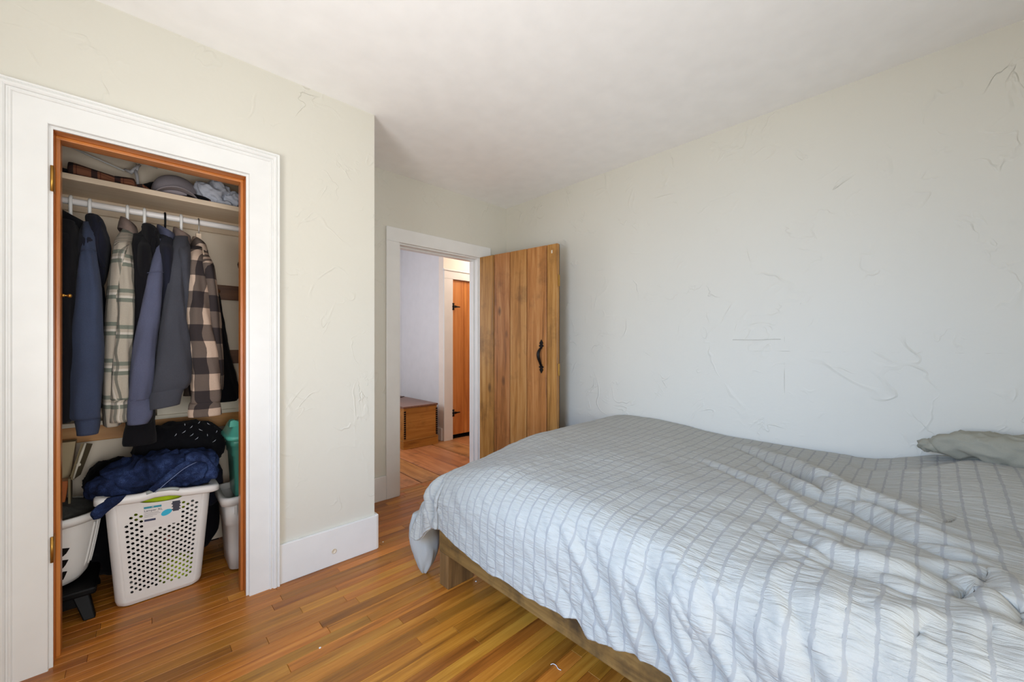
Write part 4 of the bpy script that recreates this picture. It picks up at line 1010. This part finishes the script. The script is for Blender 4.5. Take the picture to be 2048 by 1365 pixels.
# ------------------------------------------------------------------ left laundry basket on a stool
bx0 = np.array([-.332, 2.60])
LZ0_ = .122
lbk = thing('laundry_basket', (bx0[0], bx0[1], LZ0_), 'white oval laundry basket with slanted slots, left of the hamper', 'basket')
LZ0, LZ1 = .122, .424
def oval(z, g=0.0, n=48):
    f = (z - LZ0) / (LZ1 - LZ0); a = .165 + .055 * f ** .7 + g; b_ = .135 + .045 * f ** .7 + g
    return [(bx0[0] + a * math.copysign(abs(math.cos(t)) ** .72, math.cos(t)), bx0[1] + b_ * math.copysign(abs(math.sin(t)) ** .72, math.sin(t)), z) for t in np.linspace(0, 2 * math.pi, n, endpoint=False)]
RR = [oval(LZ0, -.06), oval(LZ0 + .004, -.035), oval(LZ0 + .016, -.014), oval(LZ0 + .04, -.003)] + [oval(LZ0 + .04 + (LZ1 - LZ0 - .04) * k / 8) for k in range(1, 9)]
o = MB().rings(RR, cap=False).build('tub', M['white'], lbk); solid(o, .003, -1)
MB().add(oval(LZ0, -.06), [tuple(range(48))]).build('base', M['white'], lbk)
RL = [oval(LZ1 - .028, .001), oval(LZ1 - .030, .010), oval(LZ1 - .012, .014), oval(LZ1 + .004, .010), oval(LZ1 + .006, .0), oval(LZ1 - .004, -.004)]
MB().rings(RL, cap=False).build('rim', M['white'], lbk)
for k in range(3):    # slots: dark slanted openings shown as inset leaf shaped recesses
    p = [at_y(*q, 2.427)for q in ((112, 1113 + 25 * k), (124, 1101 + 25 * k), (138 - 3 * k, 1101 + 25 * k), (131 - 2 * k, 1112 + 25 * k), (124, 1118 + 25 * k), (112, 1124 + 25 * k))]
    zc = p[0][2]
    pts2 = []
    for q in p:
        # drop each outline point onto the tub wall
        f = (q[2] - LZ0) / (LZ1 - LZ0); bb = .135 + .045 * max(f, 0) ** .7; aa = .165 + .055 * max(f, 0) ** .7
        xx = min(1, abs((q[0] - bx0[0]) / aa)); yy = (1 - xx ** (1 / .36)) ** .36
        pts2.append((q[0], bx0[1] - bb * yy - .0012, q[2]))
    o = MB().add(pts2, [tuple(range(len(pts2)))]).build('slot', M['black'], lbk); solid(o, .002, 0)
for k in range(3):    # raised curved ribs at the tub's right end
    t = .10 + k * .16
    pts = []
    for z in np.linspace(LZ0 + .07, LZ1 - .05, 10):
        f = (z - LZ0) / (LZ1 - LZ0); a = .165 + .055 * f ** .7; b_ = .135 + .045 * f ** .7; tt = -t - .10 * (1 - f)
        pts.append((bx0[0] + a * abs(math.cos(tt)) ** .72, bx0[1] - b_ * abs(math.sin(tt)) ** .72, z))
    MB().tube(pts, .004, 6).build('rib', M['white'], lbk)
ll = thing('dark_laundry', (bx0[0], bx0[1], LZ1), 'dark grey laundry filling the white basket on the left', 'laundry')
lump('heap', M['darkgrey'], ll, (bx0[0], bx0[1], LZ1 - .02), (.195, .155, .062), 91, .02, 3, (84, 48))
stl = thing('step_stool', (bx0[0], bx0[1], 0), 'black plastic step stool under the white laundry basket', 'stool')
bevel(MB().box(-.52, -.125, 2.44, 2.76, .088, .118).build('seat', M['black'], stl), .008)
for x in (-.50, -.165):
    for yv in (2.455, 2.715):
        o = MB().rings([[(x - .006 + sx * .024, yv + .012 + sy * .022, .095) for sx, sy in ((-1, -1), (1, -1), (1, 1), (-1, 1))], [(x + (.022 if x > -.3 else -.022) + sx * .018, yv - (.03 if yv < 2.6 else -.03) + sy * .016, 0) for sx, sy in ((-1, -1), (1, -1), (1, 1), (-1, 1))]], smooth=False).build('leg', M['black'], stl); bevel(o, .004)
bevel(MB().box(-.50, -.165, 2.452, 2.466, .045, .09).build('apron', M['black'], stl), .004)

# boxes at the left behind the basket
q0, q1 = at_y(108, 888, 2.70), at_y(149, 958, 2.70)
cb = thing('cardboard_box', (q1[0] - .05, 2.74, .30), 'cream cardboard box at the left, behind the laundry basket', 'box')
bevel(MB().rings([[(q0[0] - .1, 2.70, q1[2]), (q1[0] - .014, 2.70, q1[2]), (q1[0] - .014, 2.76, q1[2]), (q0[0] - .1, 2.76, q1[2])], [(q0[0] - .1, 2.70, q0[2]), (q1[0] + .004, 2.70, q0[2]), (q1[0] + .004, 2.76, q0[2]), (q0[0] - .1, 2.76, q0[2])]], smooth=False).build('carton', M['card'], cb), .002)
MB().box(q0[0] - .1, q1[0] - .004, 2.698, 2.764, q1[2] - .012, q1[2]).build('flap', M['cream'], cb)
f0, f1, f2, f3 = at_y(171, 887, 2.66), at_y(185, 889, 2.70), at_y(156, 957, 2.66), at_y(146, 958, 2.66)
kb2 = thing('kraft_box', (f2[0], 2.68, .30), 'tall narrow kraft box with a thumb hole, leaning beside the cream box', 'box')
g = [at_y(170, 887, 2.63), at_y(184, 888, 2.74), at_y(160, 950, 2.74), at_y(146, 960, 2.63)]
nx = np.array([.012, 0, 0])
V = [g[0] - nx, g[1] - nx, g[2] - nx, g[3] - nx, g[0] + nx * .2, g[1] + nx * .2, g[2] + nx * .2, g[3] + nx * .2]
MB().add(V, [(0, 1, 2, 3), (4, 7, 6, 5), (0, 4, 5, 1), (1, 5, 6, 2), (2, 6, 7, 3), (3, 7, 4, 0)]).build('carton', M['kraft'], kb2)
MB().tube([at_y(171, 887, 2.625), at_y(162, 912, 2.625), at_y(154, 935, 2.625), at_y(147, 958, 2.625)], [.004, .006, .004, .003], 6).build('torn_edge', M['cream'], kb2)
MB().lathe(at_y(157, 930, 2.625), [(.001, -.001), (.008, -.001), (.008, .001), (.001, .001)], 12, 1).build('thumb_hole', M['cream'], kb2)
o0, o1 = at_y(112, 966, 2.62), at_y(138, 1018, 2.62)
op = thing('wrapped_package', (o1[0] - .03, 2.64, o1[2]), 'shiny orange wrapped package standing under the cream box', 'package')
bevel(MB().rings([[(o0[0] - .03, 2.62, o1[2]), (o1[0] - .016, 2.62, o1[2]), (o1[0] - .016, 2.68, o1[2]), (o0[0] - .03, 2.68, o1[2])], [(o0[0] - .03, 2.62, o0[2]), (o1[0], 2.62, o0[2]), (o1[0], 2.68, o0[2]), (o0[0] - .03, 2.68, o0[2])]], smooth=False).build('wrapper', M['orangepack'], op), .003)
MB().box(o1[0] - .001, o1[0] + .006, 2.60, 2.68, o1[2] + .002, o0[2] + .012).build('card_edge', M['kraft'], op)

# ------------------------------------------------------------------ bins at the right
def rrect(cx, cy, w, d, rad, z, n=5):
    pts = []
    for sx, sy, a0 in ((1, -1, -math.pi / 2), (1, 1, 0), (-1, 1, math.pi / 2), (-1, -1, math.pi)):
        for a in np.linspace(a0, a0 + math.pi / 2, n): pts.append((cx + sx * (w - rad) + rad * math.cos(a), cy + sy * (d - rad) + rad * math.sin(a), z))
    return pts
wbx, wby = .438, 2.52
wbn = thing('waste_bin', (wbx, wby, 0), 'pale grey plastic bin on the closet floor, right of the hamper', 'bin')
bz = at_y(470, 990, 2.42)[2]
RR = [rrect(wbx, wby, .088, .098, .03, .004), rrect(wbx, wby, .098, .112, .035, .012), rrect(wbx, wby, .104, .118, .035, .10), rrect(wbx, wby, .112, .126, .035, bz * .62), rrect(wbx, wby, .117, .130, .035, bz * .63), rrect(wbx, wby, .122, .134, .035, bz - .012)]
solid(MB().rings(RR[:], cap=False).build('tub', M['greybin'], wbn), .003, -1)
MB().add(RR[0], [tuple(range(20))]).build('base', M['greybin'], wbn)
MB().rings([rrect(wbx, wby, .122, .134, .035, bz - .04), rrect(wbx, wby, .136, .148, .04, bz - .04), rrect(wbx, wby, .140, .152, .045, bz - .008), rrect(wbx, wby, .136, .148, .045, bz), rrect(wbx, wby, .118, .130, .035, bz), rrect(wbx, wby, .118, .130, .035, bz - .03)], cap=False).build('rim', M['greybin'], wbn)
MB().box(wbx - .085, wbx - .075, wby - .147, wby - .131, bz - .085, bz - .04).build('handle_tab', M['greybin'], wbn)
tx, ty = .452, 2.53
tz0 = bz - .028; tz1 = at_y(462, 879, 2.44)[2]
tt = thing('storage_bin', (tx, ty, tz0), 'teal plastic bin with a peaked lid, standing in the grey bin', 'bin')
RR = [rrect(tx, ty, .082, .092, .025, tz0), rrect(tx, ty, .085, .095, .025, tz0 + .01), rrect(tx, ty, .096, .106, .025, tz0 + (tz1 - tz0) * .7), rrect(tx, ty, .101, .111, .025, tz0 + (tz1 - tz0) * .72), rrect(tx, ty, .103, .113, .025, tz0 + (tz1 - tz0) * .88), rrect(tx, ty, .108, .118, .025, tz0 + (tz1 - tz0) * .89), rrect(tx, ty, .109, .119, .025, tz1)]
MB().rings(RR).build('tub', M['tealbody'], tt)
RR = [rrect(tx, ty, .118, .128, .035, tz1 - .006), rrect(tx, ty, .126, .136, .04, tz1 + .002), rrect(tx, ty, .126, .136, .04, tz1 + .016), rrect(tx, ty, .116, .126, .04, tz1 + .018), rrect(tx, ty, .098, .108, .03, tz1 + .062), rrect(tx, ty, .088, .098, .03, tz1 + .066)]
ld = MB().rings(RR).build('lid', M['teal'], tt)
MB().prism([(-.05, 0), (.03, 0), (.012, .012), (-.03, .034), (-.046, .030)], (tx - .062, ty - .07, tz1 + .062), (1, 0, 0), (0, 0, 1), .05).build('lid_lip', M['teal'], ld)
MB().tube([(tx - .055, ty - .09, tz1 + .068), (tx - .035, ty - .07, tz1 + .11), (tx - .022, ty - .06, tz1 + .14)], .002, 6).build('lid_string', M['brass'], ld)
bl = thing('blue_cloth', (.30, 2.46, .44), 'dark blue cloth wedged between the hamper and the grey bin', 'clothes')
lump('body', M['darknavy'], bl, (.285, 2.705, .40), (.06, .035, .13), 95, .012, 4, (40, 26))
hk = at_y(477, 532, 2.62)
bh = thing('black_hat', (hk[0] + .03, 2.62, hk[2]), 'black rounded bag at the right edge of the closet opening', 'bag')
lump('body', M['blackcloth'], bh, (hk[0] + .048, 2.62, hk[2]), (.05, .05, .055), 97, .006, 4, (30, 20))
MB().tube([(hk[0] + .05, 2.62, hk[2] + .05), (hk[0] + .05, 2.60, hk[2] + .12), (hk[0] + .05, RY, rz + .016)], .003, 6).build('strap', M['blackcloth'], bh)

# ------------------------------------------------------------------ bed frame
BX0, BX1, BY0, BY1 = 1.053, 2.52, -.44, 1.62
bed = thing('bed_frame', (1.8, .6, 0), 'rough timber platform bed with knotty side rail', 'bed')
bevel(MB().box(BX0, BX0 + .042, BY0, BY1, .157, .300).build('side_rail', M['bedwood'], bed), .004)
bevel(MB().box(BX1 - .042, BX1, BY0, BY1, .157, .300).build('side_rail', M['bedwood'], bed), .004)
MBX = wood('rough_bed_timber_cross', (78, 58, 26), (128, 97, 52), (158, 124, 74), 0, .6, .6, .05, .4, 0, stain=.5, bump=.4)
bevel(MB().box(BX0 + .042, BX1 - .042, BY1 - .042, BY1, .157, .300).build('foot_rail', MBX, bed), .004)
bevel(MB().box(BX0 + .042, BX1 - .042, BY0, BY0 + .042, .157, .300).build('head_rail', MBX, bed), .004)
MLEG = wood('rough_bed_timber_leg', (72, 52, 24), (116, 86, 44), (146, 112, 64), 2, .6, .6, .05, .3, 0, stain=.5, bump=.4)
for lx in (BX0 + .001, BX1 - .151):
    for ly in (BY1 - .074, BY0 + .01):
        bevel(MB().box(lx, lx + .15, ly, ly + .07, 0, .157 if lx < 2 else .157).build('leg', MLEG, bed), .003)
for k in range(9):
    yy = BY0 + .08 + k * .225
    MB().box(BX0 + .042, BX1 - .042, yy, yy + .09, .275, .298).build('slat', MBX, bed)
bevel(MB().box(BX0 + .04, BX1 - .01, BY0 + .03, BY1 - .10, .302, .545).build('mattress', M['underside'], bed), .05, 4)

# ------------------------------------------------------------------ duvet
ZT, RB, XS, YF, XW, YH = .612, .150, 0.992, 1.690, 2.535, -.43
NS, NT = 560, 560
hem_px = ((878, 1062), (913, 1091), (981, 1144), (1016, 1161), (1063, 1196), (1092, 1214), (1133, 1237.5), (1148, 1243), (1168, 1275.6), (1197, 1287), (1235, 1302), (1274, 1319.6), (1297, 1328), (1332, 1360.6))
hem = sorted((p[1], p[2]) for p in (at_x(px, py, .985) for px, py in hem_px))
hem = [(YH, .20), (.2, .21), (.4, .225)] + hem
hy = np.array([h[0] for h in hem]); hz = np.array([h[1] for h in hem])
s0 = XW - XS - RB; t0 = YF - RB - YH
q4 = math.pi * RB / 2
Bmax = q4 + (ZT - RB - .30)
tt_ = np.concatenate([np.linspace(0, t0, NT - 110, endpoint=False), np.linspace(t0, t0 + Bmax, 110)])
yline = YH + np.minimum(tt_, t0)
Amax = q4 + (ZT - RB - np.interp(yline, hy, hz))
sfrac = np.linspace(0, 1, NS)
T2 = np.broadcast_to(tt_[None, :], (NS, NT)); Sx = sfrac[:, None] * (s0 + Amax)[None, :]
da = np.maximum(0, Sx - s0); db = np.maximum(0, T2 - t0)
rho = np.sqrt(da ** 2 + db ** 2); phi = np.arctan2(db, np.maximum(da, 1e-9)); phi = np.where(rho < 1e-9, 0, phi)
rmax = np.minimum(Amax[None, :] / np.maximum(np.cos(phi), 1e-3), Bmax / np.maximum(np.sin(phi), 1e-3))
rho_e = rho / np.maximum(1, rmax / .50)
ang = np.minimum(rho_e / RB, math.pi / 2); over = np.maximum(0, rho_e - q4)
incorner = np.sin(2 * np.clip(phi, 0, math.pi / 2))
hz_ = RB * np.sin(ang) + over * (.02 + .20 * incorner ** 2)
drop = RB * (1 - np.cos(ang)) + over * (1 - .05 * incorner)
X = XW - np.minimum(Sx, s0) - hz_ * np.cos(phi); Y = YH + np.minimum(T2, t0) + hz_ * np.sin(phi); Z = ZT - drop
P = np.stack([X, Y, Z], -1)
# slow shape of the top
top = smooth01(1 - rho / (RB * 1.5))
gx = X; gy = Y
Zb = np.zeros_like(X)
Zb += .070 * smooth01((.22 - gy) / .40) * smooth01((gx - 1.70) / .6)           # pillow under the cover
Zb -= .030 * np.exp(-((gx - 2.25) / .40) ** 2 - ((gy - .55) / .36) ** 2)        # hollow by the wall
Zb += .022 * np.exp(-((gx - 2.45) / .30) ** 2 - ((gy - 1.40) / .24) ** 2)
sag = .085 * smooth01((gy - 1.22) / .46) * smooth01((1.75 - gx) / .75)             # foot corner sags
Zb += .022 * pn(gx * 2.3 + 5, gy * 2.1 + 9) + .009 * pn(gx * 5 + gy * 3, gy * 5 - gx * 4 + 31) * smooth01((1.1 - gy) / .5)
# long diagonal folds, measured in the photograph on the cover's plane
def zp(zx, zy, z=.64): p = at_z(1100 + zx / 2.1603, 800 + zy / 2.1603, z); return p[:2]
folds = [
    ([(720, 147), (850, 170), (1000, 225), (1100, 275), (1250, 385), (1400, 425), (1550, 475), (1700, 535), (2048, 580)], .030, .030, .075),
    ([(880, 195), (1000, 292), (1100, 362), (1250, 408), (1400, 466), (1600, 556), (1800, 606), (2048, 650)], .024, .024, .055),
    ([(760, 250), (900, 330), (1000, 395), (1120, 470), (1300, 530), (1500, 600), (1750, 670)], .013, .022, .040),
    ([(1020, 500), (1150, 580), (1250, 640), (1400, 690), (1600, 742), (1760, 770)], .018, .020, .045),
    ([(960, 540), (1100, 610), (1250, 668), (1400, 716), (1560, 775), (1700, 812)], .012, .018, .035),
    ([(1300, 610), (1450, 640), (1650, 690), (1850, 720), (2048, 745)], .014, .022, .045),
    ([(1000, 700), (1120, 770), (1220, 820), (1330, 880), (1390, 930)], .016, .018, .035),
    ([(1700, 740), (1800, 760), (1880, 800), (1900, 850), (1850, 880)], .022, .020, .035),
    ([(1880, 740), (1960, 770), (2020, 830), (2060, 900)], .020, .022, .040),
    ([(1400, 880), (1500, 870), (1620, 880), (1700, 930)], .012, .018, .030),
    ([(1820, 960), (1880, 935), (1940, 950), (1970, 1010)], .014, .018, .030),
    ([(600, 200), (750, 255), (900, 330), (1050, 400)], .008, .02, .03),
    ([(860, 185), (980, 235), (1120, 310), (1240, 345), (1380, 395)], .012, .014, .026),
    ([(900, 420), (1040, 500), (1180, 560), (1360, 600)], .006, .014, .026),
    ([(820, 470), (960, 560), (1080, 640), (1200, 700)], .004, .013, .024),
    ([(1420, 500), (1600, 580), (1760, 640), (1950, 690)], .014, .016, .030),
    ([(1250, 200), (1420, 260), (1600, 290), (1800, 280)], -.010, .05, .06),
]
for line, amp, w1, w2 in folds:
    L = np.array([zp(*q) for q in line]); L = curve(L, 40)
    best = np.full(X.shape, 9.0); sgn = np.zeros(X.shape); par = np.zeros(X.shape)
    for i in range(len(L) - 1):
        a, c = L[i], L[i + 1]; d = c - a; l2 = d @ d
        u = np.clip(((gx - a[0]) * d[0] + (gy - a[1]) * d[1]) / l2, 0, 1)
        ex = gx - (a[0] + u * d[0]); ey = gy - (a[1] + u * d[1]); dd = np.sqrt(ex * ex + ey * ey)
        better = dd < best
        best = np.where(better, dd, best); sgn = np.where(better, ex * d[1] - ey * d[0], sgn); par = np.where(better, (i + u) / (len(L) - 1), par)
    toward = np.sign(sgn)     # which side faces the camera (smaller x)
    side = np.where((gx < np.interp(gy, np.sort(L[:, 1]), L[np.argsort(L[:, 1]), 0])), w1, w2)
    ends = smooth01(par / .34) * smooth01((1 - par) / .34 + .05)
    Zb += 1.35 * amp * np.exp(-(best / side) ** 2) * ends - amp * .7 * np.exp(-((best - w1 * 1.9) / (w1 * .8)) ** 2) * ends * (side == w1)
P[..., 2] += Zb * top - sag * smooth01((.42 - rho) / .30)
# surface normals, then quilting, puckers and side creases along them
gu = np.gradient(P, axis=0); gv = np.gradient(P, axis=1); nrm = np.cross(gv, gu); nrm /= np.linalg.norm(nrm, axis=2)[..., None] + 1e-12
if nrm[NS // 3, NT // 2, 2] < 0: nrm = -nrm
st = T2 / .0475; k = np.floor(st - .5)
h = .0004 * np.sqrt(np.abs(np.sin(math.pi * (st - .5))) + .02)
amp = .0022 + .0016 * smooth01((.7 - Y) / .6)
h += amp * pn(Sx * 62 + k * 17.3, T2 * 12 + k * 5.1) * (1 - np.exp(-((st - .5 - np.round(st - .5)) / .14) ** 2))
h += .0040 * pn(Sx * 9, T2 * 7 + 30) + .0022 * pn(Sx * 24 + 7, T2 * 16)
rough = smooth01((.75 - Y) / .5)
h += rough * .013 * (0.3 - np.abs(pn(Sx * 5.5 + T2 * 4 + 11, T2 * 7 - Sx * 3 + 3)) * 1.5) * smooth01((Sx - s0 + .35) / .3)
sidew = smooth01((rho - .06) / .12)
cr = pn(Sx * 7 + T2 * 9 + 3, T2 * 2.5 - Sx * 2 + 8); h += sidew * ((.034 - .027 * smooth01((Y - .50) / .55)) * (.25 - np.abs(cr) * 1.5))
cr2 = pn(Sx * 13 + T2 * 17 + 8, T2 * 4 - Sx * 3 + 21); h += sidew * (.013 - .010 * smooth01((Y - .5) / .5)) * (.25 - np.abs(cr2) * 1.4)
h += sidew * .010 * np.sin(Y * 7.0) * smooth01(rho / .3) * (db <= 0)
# corner folds at the foot
cw = incorner * smooth01((rho_e - .04) / .2)
h += cw * (.040 * np.exp(-((phi - .95) / .34) ** 2) - .050 * np.exp(-((phi - .30) / .13) ** 2) + .018 * np.sin(phi * 9 + rho * 12))
P += nrm * h[..., None]
P[..., 0] = np.minimum(P[..., 0], XR - .006)
UV = np.stack([Sx, T2], -1)
duv = thing('duvet', (1.8, .6, ZT), 'pale sage grey seersucker duvet with pleated stripes spread over the bed', 'duvet')
dc = grid('cover', P, UV, M['duvet'], duv); solid(dc, .010, -1)
hemline = P[-1, ::4]
MB().tube(hemline + np.array([.003, 0, 0]), .0045, 6).build('hem', M['duvet'], duv)
# plain underside of the corner, drooping nearly to the floor
rows = []
for py, l, r_, yv, h_ in ((1030, 826, 872, 1.765, .03), (1060, 820, 878, 1.765, .05), (1085, 822, 879, 1.765, .055), (1110, 829, 873, 1.76, .05), (1130, 836, 864, 1.755, .038), (1143, 842, 855, 1.75, .018), (1148, 846, 850, 1.75, .006)):
    a, c = at_y(l, py, yv), at_y(r_, py, yv); rows.append(((a[0] + c[0]) / 2, yv, a[2], (c[0] - a[0]) / 2, h_))
MB().rings(cloth_rings(rows, 34, 36, 2.0, .006, 101, (10, 16))).build('corner_underside', M['underside'], duv)

cpx = ((832, 1043, 1.70), (842, 1041, 1.69), (850, 1050, 1.685), (847, 1064, 1.69), (838, 1072, 1.70), (828, 1073, 1.71))
MB().tube(curve([at_y(*q) for q in cpx], 22), [.006 + .009 * math.sin(math.pi * i / 21) for i in range(22)], 12).build('curled_edge', M['underside'], duv)

# pillow by the wall
pw = thing('pillow', (2.40, -.25, .68), 'olive grey pillow pushed against the wall behind the duvet', 'pillow')
lump('pillowcase', M['pillow'], pw, (2.445, -.262, .735), (.085, .262, .060), 111, .026, 2.6, (120, 64), 2.6)
lump('open_end', M['pillow'], pw, (2.465, -.005, .715), (.05, .040, .026), 113, .016, 6, (40, 24))

# ------------------------------------------------------------------ bits on the floor
th = at_z(1115, 1335)
t = thing('thread', (th[0], th[1], 0), 'short white curled thread on the oak floor by the bed', 'thread')
MB().tube(curve([th + np.array(q) for q in ((-.012, .022, .002), (-.004, .018, .003), (.000, .006, .002), (-.006, -.008, .002), (-.004, -.02, .003))], 16), .0011, 6).build('strand', M['white'], t)
for i, (px, py, lb_) in enumerate(((766, 1085, 'white crumb on the floor by the end of the tall baseboard'), (952, 1164, 'white crumb on the floor under the bed rail'), (640, 1297, 'white paint flake on the open floor, near the middle'))):
    p = at_z(px, py); t = thing('paint_flake', (p[0], p[1], 0), lb_, 'crumb', 'paint flakes on the floor')
    MB().lathe((p[0], p[1], 0.0003), [(.004, 0), (.0045, .0012), (.002, .0026)], 7).build('chip', M['white'], t)
